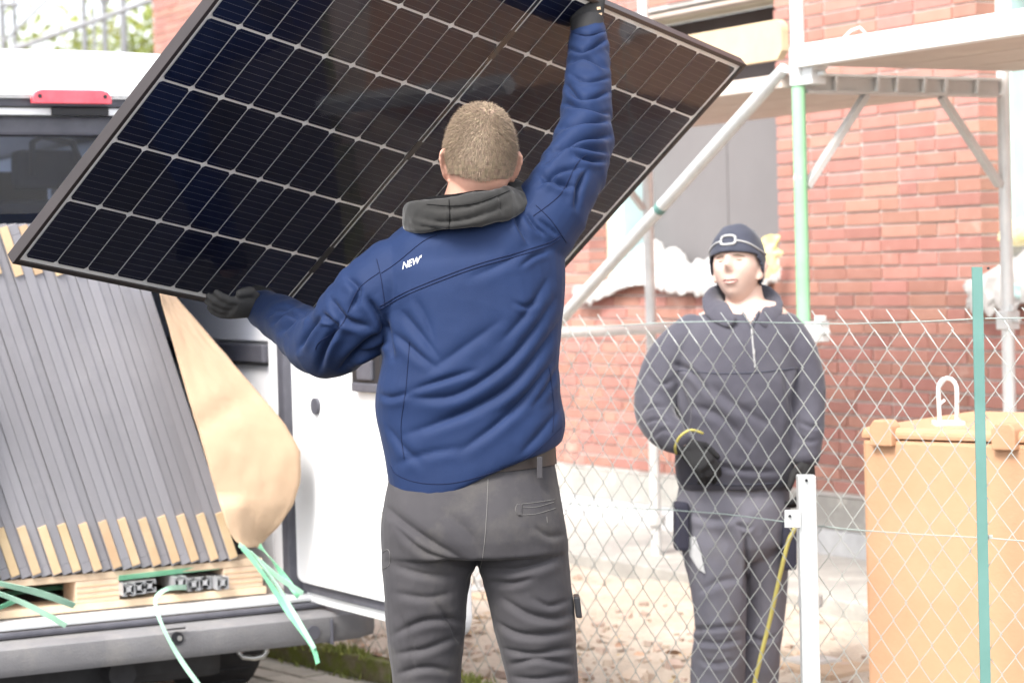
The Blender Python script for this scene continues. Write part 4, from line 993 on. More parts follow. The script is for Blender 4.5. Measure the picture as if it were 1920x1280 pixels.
def fuse(parts, voxel, smooth=6, fac=0.5):
    m = MB()
    for p in parts: m.add(p.v, p.f)
    me = bpy.data.meshes.new('tmp'); me.from_pydata([tuple(v) for v in m.v], [], m.f)
    bm = bmesh.new(); bm.from_mesh(me)
    bmesh.ops.recalc_face_normals(bm, faces=bm.faces); bm.to_mesh(me); bm.free()
    o = bpy.data.objects.new('tmp', me); col.objects.link(o)
    r = o.modifiers.new('r', 'REMESH'); r.mode = 'VOXEL'; r.voxel_size = voxel; r.adaptivity = 0
    if smooth:
        s = o.modifiers.new('s', 'SMOOTH'); s.factor = fac; s.iterations = smooth
    dg = bpy.context.evaluated_depsgraph_get(); dg.update()
    out = bpy.data.meshes.new_from_object(o.evaluated_get(dg)); bpy.data.objects.remove(o); bpy.data.meshes.remove(me)
    return out
def getv(me):
    n = len(me.vertices); v = np.empty(n * 3); me.vertices.foreach_get('co', v); nn = np.empty(n * 3); me.vertices.foreach_get('normal', nn)
    return v.reshape(-1, 3), nn.reshape(-1, 3)
def setv(me, v): me.vertices.foreach_set('co', v.ravel()); me.update()
def fold_field(u, v, folds):
    """folds: list of (points [(x, y)...], width px, amp m); sharp valley with soft shoulders"""
    out = np.zeros_like(u)
    for pts, wd, amp in folds:
        pts = resample([tuple(map(float, p)) for p in pts], 5) if len(pts) > 2 else [tuple(map(float, p)) for p in pts]
        lens = [0]
        for a, b in zip(pts, pts[1:]): lens.append(lens[-1] + sqrt((b[0] - a[0]) ** 2 + (b[1] - a[1]) ** 2))
        best = np.full_like(u, 1e9); sg = np.zeros_like(u); tt = np.zeros_like(u)
        for i, (a, b) in enumerate(zip(pts, pts[1:])):
            dx, dy = b[0] - a[0], b[1] - a[1]; L2 = dx * dx + dy * dy + 1e-9
            t = np.clip(((u - a[0]) * dx + (v - a[1]) * dy) / L2, 0, 1); ex = u - a[0] - t * dx; ey = v - a[1] - t * dy
            d = np.sqrt(ex * ex + ey * ey); m = d < best
            best = np.where(m, d, best); sg = np.where(m, np.sign(dx * ey - dy * ex), sg); tt = np.where(m, (lens[i] + t * (lens[i + 1] - lens[i])) / lens[-1], tt)
        s = best * sg / wd; taper = np.clip(np.sin(pi * np.clip(tt, 0.02, .98)), 0, 1) ** 0.6
        prof = -1.25 * np.exp(-np.abs(s / 0.42) ** 1.4) + 0.50 * np.exp(-((s - 0.95) / 0.75) ** 2) + 0.22 * np.exp(-((s + 1.1) / 0.9) ** 2)
        out += amp * taper * prof
    return out
def npnoise(V, sc, seed=0.0):
    return np.array([noise.noise(Vector((x * sc + seed, y * sc + seed * .7, z * sc - seed))) for x, y, z in V])
FOLD = 1.4
def wrinkle(me, folds, gen=0.004, gsc=9.0, seed=1.0, shift=(1.0, 1.0, 1.0), amp=FOLD):
    V_, N_ = getv(me); u, v, d = PXN(V_); vd = V_ - np.array(C); vd /= np.linalg.norm(vd, axis=1)[:, None]
    face = np.clip(0.45 - (vd * N_).sum(1) * 1.6, 0, 1)
    dz = fold_field(u, v, folds) * face * amp
    q = V_ * np.array(shift)
    n1 = npnoise(q, gsc, seed); n2 = npnoise(q, gsc * 2.3, seed + 3)
    ridg = (1 - 2 * np.abs(n1)) * 0.6 + (1 - 2 * np.abs(n2)) * 0.25
    dz = dz + gen * (ridg - 0.45)
    setv(me, V_ + N_ * dz[:, None])
def bvh_of(me): return BVHTree.FromPolygons([v.co.copy() for v in me.vertices], [tuple(p.vertices) for p in me.polygons])
def hit(bvh, x, y, off=0.0):
    d = RAY(x, y); p, n, i, t = bvh.ray_cast(C, d)
    if p is None: return None
    return p + n * off
def seam(bvh, pts, wd, nm, mat, parent, off=0.0006, dash=0):
    """a thin raised line laid on a cloth surface"""
    pts = resample([tuple(map(float, p)) for p in pts], 10); cur = []; mb = MB(); k = 0
    for i, p in enumerate(pts):
        h = hit(bvh, p[0], p[1], off)
        if h is None or (cur and (h - cur[-1]).length > 0.05) or (dash and i % dash == 0):
            if len(cur) > 1: mb.tube(cur, wd / 2, 5)
            cur = []
        if h is not None: cur.append(h)
    if len(cur) > 1: mb.tube(cur, wd / 2, 5)
    if mb.v: return mb.build(nm, mat, parent, smooth=True)
def patch(bvh, outline, nm, mat, parent, off=0.0015, n=8, thick=0.002):
    """a flat patch (outline in pixels) wrapped onto a surface"""
    cx = sum(p[0] for p in outline) / len(outline); cy = sum(p[1] for p in outline) / len(outline); mb = MB(); m = len(outline)
    ok = True
    for r in range(n + 1):
        for p in outline:
            t = r / n; h = hit(bvh, cx + (p[0] - cx) * max(t, .02), cy + (p[1] - cy) * max(t, .02), off)
            if h is None: return None
            mb.v.append(h)
    for r in range(n):
        for k in range(m): mb.f.append((r * m + k, r * m + (k + 1) % m, (r + 1) * m + (k + 1) % m, (r + 1) * m + k))
    mb.f.append(tuple(range(m)))
    o = mb.build(nm, mat, parent); s = o.modifiers.new('t', 'SOLIDIFY'); s.thickness = thick; return o
def hand_mesh(wrist, fwd, back, thumb_side, L=0.19, curl=(0.5, 0.7, 0.5), spread=0.10, thumb_curl=0.3, voxel=0.0035, thumb_out=0.8):
    """gloved hand: palm plus five bent fingers. fwd: wrist to knuckles, back: out of the back of the hand, thumb_side: towards the thumb"""
    fwd = Vector(fwd).normalized(); back = (Vector(back) - fwd * Vector(back).dot(fwd)).normalized(); th = fwd.cross(back).normalized()
    if th.dot(Vector(thumb_side)) < 0: th = -th
    pl = L * 0.52; wd = L * 0.225
    parts = [loft([wrist - fwd * .03, wrist, wrist + fwd * pl * .35, wrist + fwd * pl * .75, wrist + fwd * pl], [wd * .66, wd * .70, wd * .92, wd, wd * .93], [.022, .022, .021, .018, .015], side=th, n=20)]
    for q, (o, ln) in enumerate(((.73, .92), (.25, 1.02), (-.25, .95), (-.72, .76))):
        p = wrist + fwd * pl * (.93 - .03 * abs(q - 1)) + th * (wd * o); d = (fwd + th * (o * spread)).normalized(); pts = [p - d * .02, p]; rad = [.0105, .0108]
        ang = 0; sl = L * .48 * ln
        for sgi, frac in enumerate((.44, .32, .24)):
            ang += curl[sgi] * (1 + .08 * q); dd = d * cos(ang) - back * sin(ang); p = p + dd * (sl * frac); pts.append(p); rad.append((.0104, .0098, .0078)[sgi])
        parts.append(loft(pts, rad, rad, n=10, side=th))
    p = wrist + fwd * pl * .25 + th * (wd * .72) - back * .006; d0 = (fwd * .72 + th * thumb_out - back * .25).normalized(); d1 = (fwd * 1.0 + th * (.25 * thumb_out) - back * thumb_curl).normalized()
    pts = [p - d0 * .015, p, p + d0 * L * .20, p + d0 * L * .20 + d1 * L * .16, p + d0 * L * .20 + d1 * L * .28]
    parts.append(loft(pts, [.014, .015, .0135, .0115, .009], [.014, .015, .0135, .0115, .009], n=10, side=back))
    return fuse(parts, voxel, 4)
def head_mb(c, fw, up, sc=1.0, nu=64, nv=56):
    """a head in local x right, y face, z up"""
    fw = Vector(fw).normalized(); up = (Vector(up) - fw * Vector(up).dot(fw)).normalized(); rt = fw.cross(up); m = MB()
    def g(x, s): return math.exp(-(x / s) ** 2)
    for j in range(nv + 1):
        ph = pi * j / nv
        for i in range(nu):
            th = 2 * pi * i / nu; sp_ = max(0.0, sin(ph)) ** (0.80 if ph < pi / 2 else 1.0); x = sp_ * sin(th); y = sp_ * cos(th); z = cos(ph)
            X, Y, Z = x * .0755, y * (.094 if y > 0 else .100), z * .118
            if z < 0: X *= 1 - .27 * (-z) ** 1.3; Y *= (1 - .10 * (-z) ** 2) if y > 0 else (1 - .42 * (-z) ** 1.4)
            if y > 0:
                ax = abs(X); f = y ** 1.5
                Y += f * (.027 * g(X, .011) * g(Z + .022, .015) + .012 * g(X, .010) * g(Z - .004, .026))        # nose
                Y += f * (.006 * g(Z - .022, .012) * g(ax - .022, .03) - .016 * g(ax - .031, .014) * g(Z - .002, .013))   # brow, sockets
                Y += f * (.005 * g(ax - .031, .010) * g(Z - .001, .0075))                                         # eyelids
                Y += f * (.007 * g(X, .024) * g(Z + .056, .0075) - .005 * g(X, .022) * g(Z + .063, .0035) + .007 * g(X, .021) * g(Z + .070, .0075))   # lips
                Y += f * (.011 * g(X, .022) * g(Z + .100, .016) - .003 * g(X, .02) * g(Z + .083, .008))            # chin
                Y += f * .005 * g(ax - .042, .016) * g(Z + .030, .02)                                             # cheek
            m.v.append(c + (rt * X + fw * Y + up * Z) * sc)
    for j in range(nv):
        for i in range(nu): m.f.append((j * nu + i, j * nu + (i + 1) % nu, (j + 1) * nu + (i + 1) % nu, (j + 1) * nu + i))
    return m, rt, fw, up
def ear_mb(c, rt, fw, up, sgn, sc=1.0):
    m = MB(); n = 18
    prof = [(.0, -.034, .010), (.004, -.026, .014), (.008, -.010, .017), (.012, .008, .020), (.013, .022, .018), (.010, .032, .010)]
    P = [c + rt * sgn * (p[0]) * sc + up * p[1] * sc - fw * (.010 * (p[1] / .03)) for p in prof]
    dirf = (fw * .75 - rt * sgn * .65 * -1).normalized() if False else (fw * .8 - rt * sgn * .45).normalized()
    return loft(P, [p[2] * sc for p in prof], [.0050 * sc] * len(prof), side=dirf, n=12)
def smooth_obj(name, me, mat, parent): return obj(name, me, mat, parent, smooth=True)

# ================================================================== WORKER IN THE BLUE JACKET
foot = W(905, 1768, 5.2); foot.z = 0
wk = thing('person', foot, 'worker in blue jacket and grey trousers lifting a solar panel, seen from behind', 'person')
DT = 5.15
# ---- jacket: torso and sleeves lofted from the outline, fused, then folded
torso = trunk([(385, 812, 372, 968, 5.13, .075), (415, 770, 395, 1005, 5.14, .105), (455, 722, 425, 1040, 5.15, .125), (500, 700, 465, 1056, 5.16, .138), (560, 706, 520, 1060, 5.16, .145), (620, 718, 575, 1057, 5.16, .147),
               (680, 716, 630, 1052, 5.16, .146), (740, 704, 690, 1049, 5.16, .146), (790, 706, 740, 1052, 5.17, .148), (838, 718, 782, 1060, 5.17, .152), (872, 727, 812, 1058, 5.17, .154), (884, 731, 826, 1051, 5.17, .150)], per=3, n=40, e=.86, ends=False)
lsl = limb(rough([(775, 500, 5.16, 70, .085), (725, 538, 5.15, 78, .092), (682, 580, 5.16, 78, .090), (645, 622, 5.20, 72, .084), (608, 646, 5.27, 62, .076), (572, 628, 5.36, 54, .068), (535, 602, 5.46, 46, .056), (500, 582, 5.56, 38, .046), (482, 572, 5.62, 31, .038)], 5, 2.2, .10), per=1, n=30)
rsl = limb(rough([(975, 470, 5.16, 75, .095), (1012, 425, 5.16, 74, .094), (1045, 372, 5.18, 70, .088), (1074, 322, 5.22, 64, .080), (1092, 275, 5.28, 57, .072), (1098, 225, 5.35, 49, .062), (1101, 175, 5.41, 45, .056), (1103, 125, 5.47, 41, .050), (1103, 85, 5.52, 37, .044), (1102, 52, 5.555, 33.5, .039)], 5, 7.7, .09), per=1, n=30, ends=False)
jme = fuse([torso, lsl, rsl], 0.0038, 10)
# the hem dips lower at the back
V_, N_ = getv(jme); u, v, d = PXN(V_)
back = np.clip((5.17 - d) / 0.15, -1, 1); k_ = np.clip((v - 780) / 110, 0, 1) ** 2
dip = k_ * np.clip(back + .35, 0, 1) * (0.046 * np.exp(-((u - 825) / 115) ** 2) + 0.056)
V_[:, 2] -= dip; setv(jme, V_)
JF = [([(767, 745), (850, 742), (940, 688), (995, 628), (1040, 560)], 15, .0075), ([(758, 815), (824, 792), (899, 760), (960, 721), (1012, 660), (1052, 598)], 17, .0090),
      ([(862, 846), (925, 800), (986, 743), (1034, 680)], 16, .0080), ([(975, 852), (1010, 815), (1046, 770)], 15, .0055), ([(772, 731), (830, 712), (892, 693)], 12, .0065),
      ([(737, 622), (780, 660), (818, 690)], 15, .0065), ([(750, 580), (790, 628), (826, 676)], 17, .0060), ([(965, 566), (985, 575), (1008, 566)], 9, .0045), ([(940, 640), (985, 590), (1030, 520)], 16, .0055),
      ([(962, 395), (975, 425), (992, 458)], 10, .0085), ([(985, 400), (1002, 425), (1022, 440)], 9, .0070), ([(1008, 410), (1030, 428), (1046, 442)], 9, .0060), ([(722, 585), (730, 630), (736, 672)], 12, .0100),
      ([(712, 740), (735, 745), (768, 735)], 12, .0060), ([(728, 800), (760, 842), (790, 870)], 13, .0045), ([(742, 870), (800, 850), (870, 838)], 14, .0040), ([(880, 520), (930, 500), (985, 470)], 16, .0035),
      ([(975, 500), (1002, 480), (1030, 470)], 9, .0050), ([(780, 560), (800, 600), (815, 640)], 16, .0045), ([(1000, 760), (1030, 720), (1050, 680)], 12, .0055), ([(800, 700), (870, 650), (940, 600)], 20, .0040),
      # right sleeve
      ([(1066, 92), (1092, 96), (1118, 84), (1138, 74)], 8, .0065), ([(1066, 118), (1096, 108), (1138, 128)], 8, .0060), ([(1060, 158), (1092, 186), (1143, 172)], 9, .0070), ([(1058, 195), (1110, 206), (1144, 214)], 9, .0070),
      ([(1050, 240), (1095, 230), (1142, 226)], 10, .0075), ([(1035, 285), (1080, 262), (1144, 254)], 11, .0090), ([(1022, 305), (1070, 276), (1140, 285)], 10, .0075), ([(1012, 330), (1050, 345), (1078, 352)], 10, .0060), ([(1075, 290), (1108, 300), (1138, 300)], 9, .0060),
      ([(1100, 320), (1085, 350), (1080, 390)], 9, .0055), ([(1010, 350), (1050, 320), (1090, 316)], 10, .0060), ([(1070, 140), (1100, 152), (1142, 146)], 7, .0045), ([(1078, 62), (1105, 66), (1132, 58)], 6, .0040),
      # left sleeve
      ([(505, 592), (520, 582), (545, 578), (565, 570)], 8, .0065), ([(512, 606), (535, 590), (560, 592)], 8, .0060), ([(528, 622), (552, 602), (575, 585)], 9, .0065), ([(560, 655), (580, 620), (602, 592)], 10, .0065), ([(600, 690), (610, 650), (640, 600)], 11, .0070),
      ([(640, 690), (680, 650), (722, 618)], 11, .0080), ([(608, 590), (625, 606), (622, 616)], 9, .0060), ([(650, 520), (672, 545), (660, 580)], 12, .0050), ([(690, 560), (715, 600), (722, 640)], 12, .0075), ([(620, 560), (650, 600), (690, 612)], 11, .0055), ([(660, 668), (700, 655), (722, 640)], 9, .0065)]
JF = [(p_, w_, a_ * .8) for p_, w_, a_ in JF[:21]] + [(p_, w_ * 1.1, a_ * 1.6) for p_, w_, a_ in JF[21:]]
wrinkle(jme, JF, gen=0.0026, gsc=8, seed=2.0, shift=(1.0, 1.0, 1.0))
jk = smooth_obj('jacket', jme, 'jacket', wk); tag(jk, 'blue softshell jacket')
jb = bvh_of(jme)
for dy in (0, 6): seam(jb, [(712, 574 + dy), (760, 548 + dy), (830, 519 + dy), (900, 494 + dy), (970, 474 + dy), (1028, 455 + dy), (1052, 440 + dy)], .0022, 'seam', 'seam', jk)
seam(jb, [(706, 486), (714, 520), (722, 575)], .002, 'seam', 'seam', jk); seam(jb, [(1005, 385), (1035, 415), (1062, 455)], .002, 'seam', 'seam', jk)
seam(jb, [(712, 510), (670, 545), (640, 610), (600, 640), (592, 655)], .002, 'seam', 'seam', jk)
seam(jb, [(715, 512), (745, 492), (790, 455), (820, 440)], .002, 'seam', 'seam', jk)
seam(jb, [(1000, 405), (1050, 365), (1080, 310), (1100, 290)], .002, 'seam', 'seam', jk)
seam(jb, [(732, 872), (745, 890), (790, 905), (850, 905), (920, 886), (990, 856), (1054, 800)], .0016, 'hem_seam', 'seam', jk)
seam(jb, [(768, 640), (762, 720), (752, 800), (758, 860)], .0016, 'seam', 'seam', jk); seam(jb, [(1030, 690), (1038, 760), (1036, 810)], .0016, 'seam', 'seam', jk)
seam(jb, [(1068, 60), (1100, 66), (1136, 58)], .0016, 'cuff_seam', 'seam', jk)
# printed word on the left shoulder blade
tcv = bpy.data.curves.new('logo', 'FONT'); tcv.body = "NEW'"; tcv.size = 1.0; tcv.offset = 0.012
to = bpy.data.objects.new('logo', tcv); col.objects.link(to); dg = bpy.context.evaluated_depsgraph_get(); dg.update()
tm = bpy.data.meshes.new_from_object(to.evaluated_get(dg)); bpy.data.objects.remove(to)
bm = bmesh.new(); bm.from_mesh(tm); bmesh.ops.triangulate(bm, faces=bm.faces); bmesh.ops.subdivide_edges(bm, edges=bm.edges, cuts=2); bm.to_mesh(tm); bm.free()
xs = [v.co.x for v in tm.vertices]; tw_ = max(xs) - min(xs); an = radians(27)
for vtx in tm.vertices:
    a_ = (vtx.co.x - min(xs)) / tw_ * 38; b_ = vtx.co.y * 19
    h = hit(jb, 755 + a_ * cos(an) + b_ * sin(an) * .35, 505 - a_ * sin(an) * .75 - b_, .0012); vtx.co = h if h else W(770, 490, 5.0)
obj('logo_print', tm, 'logo_white', jk)

# ---- trousers
hips = trunk([(850, 733, 815, 1030, 5.17, .125), (900, 728, 870, 1040, 5.17, .130), (950, 718, 925, 1050, 5.16, .142), (1000, 714, 985, 1061, 5.15, .150), (1040, 716, 1030, 1066, 5.15, .138)], per=3, n=36, e=.88, ends=False)
lleg = limb([(806, 1015, 5.16, 88, .115), (802, 1060, 5.16, 87, .115), (799, 1110, 5.16, 79, .108), (798, 1180, 5.17, 74, .100), (800, 1260, 5.18, 66, .090), (800, 1340, 5.19, 62, .082), (800, 1430, 5.21, 60, .078), (800, 1540, 5.22, 56, .072), (802, 1640, 5.22, 50, .066), (803, 1712, 5.22, 50, .066)], per=3, n=28, ends=False)
rleg = limb([(975, 1015, 5.16, 86, .115), (984, 1060, 5.16, 84, .115), (993, 1110, 5.16, 80, .108), (1004, 1180, 5.16, 76, .100), (1016, 1260, 5.16, 68, .090), (1024, 1340, 5.16, 62, .084), (1032, 1430, 5.17, 60, .078), (1040, 1540, 5.17, 56, .072), (1046, 1640, 5.17, 50, .066), (1048, 1712, 5.17, 50, .066)], per=3, n=28, ends=False)
tme = fuse([hips, lleg, rleg], 0.0042, 9)
TF = [([(722, 950), (765, 985), (815, 1020), (870, 1050)], 16, .0085), ([(740, 985), (790, 1030), (840, 1050), (885, 1062)], 13, .0060), ([(905, 1064), (960, 1068), (1010, 1058), (1050, 1042)], 15, .0085), ([(915, 1090), (960, 1092), (1000, 1082)], 12, .0055),
      ([(740, 1060), (790, 1075), (850, 1082)], 13, .0045), ([(738, 1110), (800, 1120), (850, 1110)], 14, .0040), ([(735, 1190), (790, 1165), (840, 1160), (872, 1165)], 13, .0060), ([(740, 1225), (800, 1215), (860, 1190)], 12, .0050), ([(745, 1262), (800, 1250), (850, 1258)], 12, .0055),
      ([(820, 1130), (845, 1170), (865, 1210)], 12, .0050), ([(940, 1120), (990, 1150), (1040, 1160), (1070, 1150)], 13, .0065), ([(925, 1160), (965, 1185), (1020, 1190), (1075, 1178)], 12, .0070), ([(940, 1215), (1000, 1225), (1060, 1215), (1082, 1212)], 11, .0070), ([(955, 1245), (1010, 1235), (1078, 1245)], 11, .0065),
      ([(960, 1268), (1010, 1272), (1075, 1262)], 11, .0060), ([(880, 1090), (890, 1075), (905, 1090)], 10, .0080), ([(840, 960), (880, 1000), (905, 1050)], 22, .0040), ([(1000, 985), (1030, 1005), (1060, 1000)], 12, .0035), ([(1000, 1120), (1030, 1135), (1065, 1125)], 10, .0045), ([(750, 1150), (770, 1210), (775, 1265)], 16, .0040)]
wrinkle(tme, TF, gen=0.0028, gsc=8, seed=5.0, shift=(1, 1, 1.1), amp=1.3)
tr = smooth_obj('trousers', tme, 'trousers', wk); tag(tr, 'dusty dark grey work trousers')
tb = bvh_of(tme)
seam(tb, [(915, 898), (913, 950), (909, 1010), (904, 1050), (900, 1066)], .0016, 'centre_seam', 'stitch', tr)
for pl_ in ([(972, 945), (1000, 942), (1040, 936)], [(972, 965), (1005, 963), (1042, 952)], [(970, 944), (966, 955), (972, 966)], [(978, 944), (978, 966)], [(980, 950), (1005, 950), (1038, 941)], [(1025, 968), (1026, 980)]): seam(tb, [tuple(p) for p in pl_], .0013, 'pocket_stitch', 'stitch', tr)
patch(tb, [(968, 947), (977, 944), (977, 966), (970, 965), (966, 956)], 'pocket_tab', 'trousers', tr)
for pl_ in ([(712, 1040), (725, 1030), (731, 1036), (730, 1058), (716, 1066)], [(714, 955), (718, 965), (716, 978)]): seam(tb, [tuple(p) for p in pl_], .0015, 'pocket_stitch', 'stitch', tr)
pq = [hit(tb, 1074, 1112), hit(tb, 1076, 1150)]
MB().box(W(1083, 1135, 5.16), R_ * .007, f0 * .035, (U_ * .99 - R_ * .12) * .024).build('side_pouch', 'black_plastic', tr, bevel=.004)
# belt with loop, showing under the lifted hem on the right
br = []
for r in (0, 1):
    pass
belt = trunk([(878, 727, 838, 1042, 5.17, .134), (900, 727, 868, 1044, 5.17, .135)], per=4, n=44, e=.88, ends=False)
MB().add(belt.v, belt.f).build('belt', 'belt', wk, smooth='auto')
MB().box(W(1012, 876, 5.055), R_ * .006, f0 * .005, U_ * .024).build('belt_loop', 'trousers', tr, bevel=.002)
# ---- boots
for x, d_ in ((803, 5.2), (1048, 5.15)):
    q = W(x, 1700, d_); q.z = 0
    bt = fuse([loft([q + Z3 * .19 + f0 * 0, q + Z3 * .09 + f0 * .0, q + Z3 * .05 + Y3 * .01], [.05, .052, .05], [.058, .062, .06], side=X3, n=18), loft([q + Vector((0, -.07, .035)), q + Vector((0, .02, .04)), q + Vector((0, .12, .04)), q + Vector((0, .19, .034))], [.040, .046, .050, .034], [.035, .04, .040, .030], side=X3, n=18)], .006, 4)
    V_, N_ = getv(bt); V_[:, 2] = np.maximum(V_[:, 2], 0.0); setv(bt, V_); smooth_obj('boot', bt, 'boot', wk)
# ---- body under the clothes with the head
hc_ = W(900, 300, 5.10)
hup = (U_ + R_ * 0.04 - f0 * .10).normalized(); hfw = (f0 * 1.0 - R_ * .13 + U_ * .06)
hm, hr, hf, hu = head_mb(hc_, hfw, hup, 1.03)
neck = limb([(900, 290, 5.10, 50, .058), (895, 345, 5.105, 54, .062), (888, 385, 5.12, 60, .066), (884, 425, 5.14, 78, .08)], per=3, n=24)
ears = [ear_mb(hc_ + hr * s_ * .0735 - hf * .004 - hu * .012, hr, hf, hu, s_, 1.0) for s_ in (1, -1)]
def shrink(rows, f_): return [tuple(r[:3]) + (r[3] * f_, r[4] * f_) for r in rows]
bt_ = trunk([(440, 760, 415, 1000, 5.15, .09), (520, 735, 490, 1035, 5.16, .11), (650, 745, 620, 1030, 5.16, .11), (780, 745, 750, 1025, 5.17, .11), (900, 770, 880, 1010, 5.17, .10), (985, 765, 975, 1015, 5.17, .09)], per=3, n=28)
barms = [limb(shrink([(725, 538, 5.15, 78, .092), (645, 622, 5.20, 70, .084), (608, 646, 5.27, 62, .076), (535, 602, 5.46, 46, .056), (470, 570, 5.63, 31, .038)], .66), per=4, n=18),
         limb(shrink([(1005, 430, 5.16, 74, .094), (1074, 322, 5.22, 64, .080), (1092, 275, 5.28, 57, .072), (1101, 175, 5.41, 45, .056), (1102, 40, 5.56, 33, .039)], .66), per=4, n=18)]
blegs = [limb(shrink([(815, 1000, 5.17, 80, .10), (801, 1180, 5.17, 76, .100), (800, 1430, 5.21, 60, .078), (803, 1690, 5.22, 50, .066)], .7), per=3, n=18), limb(shrink([(970, 1000, 5.17, 80, .10), (1004, 1180, 5.16, 79, .1), (1032, 1430, 5.17, 60, .078), (1048, 1690, 5.17, 50, .066)], .7), per=3, n=18)]
bme = fuse([hm, neck, bt_] + ears + barms + blegs, 0.0048, 3)
smooth_obj('body', bme, 'skin', wk)
# ---- short hair: fine strands over the skull
hv = random.Random(8); hb_ = BVHTree.FromPolygons([tuple(v) for v in hm.v], hm.f); mb = MB(); cap = MB()
whorl = (hu * .9 - hf * .45 + hr * .10).normalized()
def hairline(l):                              # l: local unit direction (x right, y face, z up); True where hair grows
    n_ = .04 * noise.noise(Vector((l.x * 5, l.y * 5, l.z * 5)))
    if l.y < -0.25: return l.z > -0.43 + n_ + .10 * abs(l.x)
    if l.y < 0.30: return l.z > (0.02 if abs(l.x) > .6 else -.2) + n_ - .25 * (-(l.y - .3)) * (1 if l.y < 0 else .3)
    return l.z > 0.42 + n_
cnt = 0
while cnt < 34000:
    l = Vector((hv.gauss(0, 1), hv.gauss(0, 1), hv.gauss(0, 1))).normalized()
    if not hairline(l): continue
    d_ = hr * l.x + hf * l.y + hu * l.z
    p, n_, _, _ = hb_.ray_cast(hc_ + d_ * .4, -d_)
    if p is None: continue
    if n_.dot(d_) < 0: n_ = -n_
    side_low = smooth01((0.45 - l.z) / 0.7)
    ln = (.0125 - .0065 * side_low) * hv.uniform(.7, 1.25)
    flow = (d_ - whorl * .9); flow = (flow - n_ * flow.dot(n_)); flow = (flow.normalized() if flow.length > 1e-4 else hr)
    flow = (flow + Vector((hv.gauss(0, .35), hv.gauss(0, .35), hv.gauss(0, .35)))); g_ = (n_ * (.75 - .45 * side_low) + flow * .9 - Z3 * .15).normalized()
    s_ = g_.cross(n_); s_ = (s_.normalized() if s_.length > 1e-4 else hr) * .0006
    m_ = p + g_ * ln * .55 + n_ * .001; t_ = p + g_ * ln + flow * .003 - Z3 * .001
    mb.add([p - s_, p + s_, m_ + s_ * .8, m_ - s_ * .8, t_], [(0, 1, 2, 3), (3, 2, 4)]); cnt += 1
hs_ = mb.build('hair', 'hair', wk, fixn=False)
# scalp stubble cap under the strands
nu, nv = 64, 56; keep = {}
for idx, v_ in enumerate(hm.v):
    l = (v_ - hc_); l = Vector((l.dot(hr) / .0755, l.dot(hf) / .097, l.dot(hu) / .118)).normalized()
    if hairline(l): keep[idx] = v_ + (v_ - hc_).normalized() * .0035
for f_ in hm.f:
    if all(i in keep for i in f_): cap.add([keep[i] for i in f_], [tuple(range(len(f_)))])
cp = cap.build('hair_base', 'hair', hs_, smooth=True)
# ---- hood lying folded round the neck
hood_pts = [(812, 398, 5.055, 27, .030), (792, 404, 5.10, 24, .035), (808, 392, 5.19, 22, .03)]
ringp = []
for k in range(25):
    t = k / 24; an = pi * (1.5 * t - .25)
    ringp.append((869 - 99 * cos(an) + 2 * sin(an), 393 - 30 * (2 * t - 1) + 7 * sin(an) - 4, 5.13 - .125 * sin(an), 32 - 12 * abs(2 * t - 1) ** 3 + 3 * noise.noise(Vector((t * 6, 0, 1))), .019 + .004 * noise.noise(Vector((t * 5, 3, 1)))))
hd1 = limb(ringp, per=1, n=24, e=.62)
ring2 = [(872 - 74 * cos(pi * k / 20), 372 - 16 * (k / 10 - 1) + 4 * sin(pi * k / 20), 5.12 - .085 * sin(pi * k / 20), 16, .018) for k in range(21)]
hd2 = limb(ring2, per=1, n=14)
hme = fuse([hd1], .0045, 8)
HF = [([(775, 405), (820, 416), (880, 410), (950, 385)], 9, .0045), ([(790, 388), (830, 392), (885, 386), (950, 362)], 7, .0030), ([(842, 382), (843, 405), (842, 432)], 5, .0030), ([(935, 365), (940, 385), (944, 402)], 5, .0025), ([(765, 420), (800, 426), (840, 432)], 8, .003)]
wrinkle(hme, HF, gen=.005, gsc=13, seed=3)
hd = smooth_obj('hood', hme, 'hood', wk)
hb2 = bvh_of(hme)
seam(hb2, [(842, 374), (843, 400), (842, 434)], .0016, 'hood_seam', 'hood_inside', hd); seam(hb2, [(800, 383), (850, 386), (900, 379), (955, 358)], .0014, 'hood_seam', 'hood_inside', hd)
ci = fuse([hd2], .0045, 5); wrinkle(ci, [], gen=.003, gsc=18, seed=9); smooth_obj('hood_lining', ci, 'hood_inside', hd)
# ---- gloves
lw_ = W(484, 574, 5.57)
lme = hand_mesh(lw_, W(398, 582, 5.46) - W(484, 574, 5.57), (-f0 * .70 - U_ * .65), U_, L=.165, curl=(.20, .35, .35), spread=.10, thumb_curl=-.15, thumb_out=.5)
gl = smooth_obj('glove', lme, 'glove_grey', wk); gb = bvh_of(lme)
patch(gb, [(432, 592), (447, 590), (452, 599), (436, 602)], 'glove_label', 'tan_label', gl)
cf = limb([(500, 572, 5.59, 31, .036), (484, 566, 5.61, 31, .036), (474, 562, 5.625, 29, .034)], per=3, n=20, ends=False); smooth_obj('glove_cuff', fuse([cf], .004, 3), 'glove', gl)
rw_ = W(1102, 52, 5.545)
rme = hand_mesh(rw_, W(1104, -40, 5.58) - W(1102, 52, 5.545), -f0 + R_ * .15, -R_, L=.19, curl=(.55, .95, .7), spread=.05, thumb_curl=.5, thumb_out=.7)
gr_ = smooth_obj('glove', rme, 'glove', wk); rb_ = bvh_of(rme)
patch(rb_, [(1118, 15), (1124, 14), (1125, 19), (1119, 20)], 'glove_label', 'tan_label', gr_); patch(rb_, [(1122, 26), (1127, 25), (1127, 29), (1123, 30)], 'glove_label', 'tan_label', gr_)
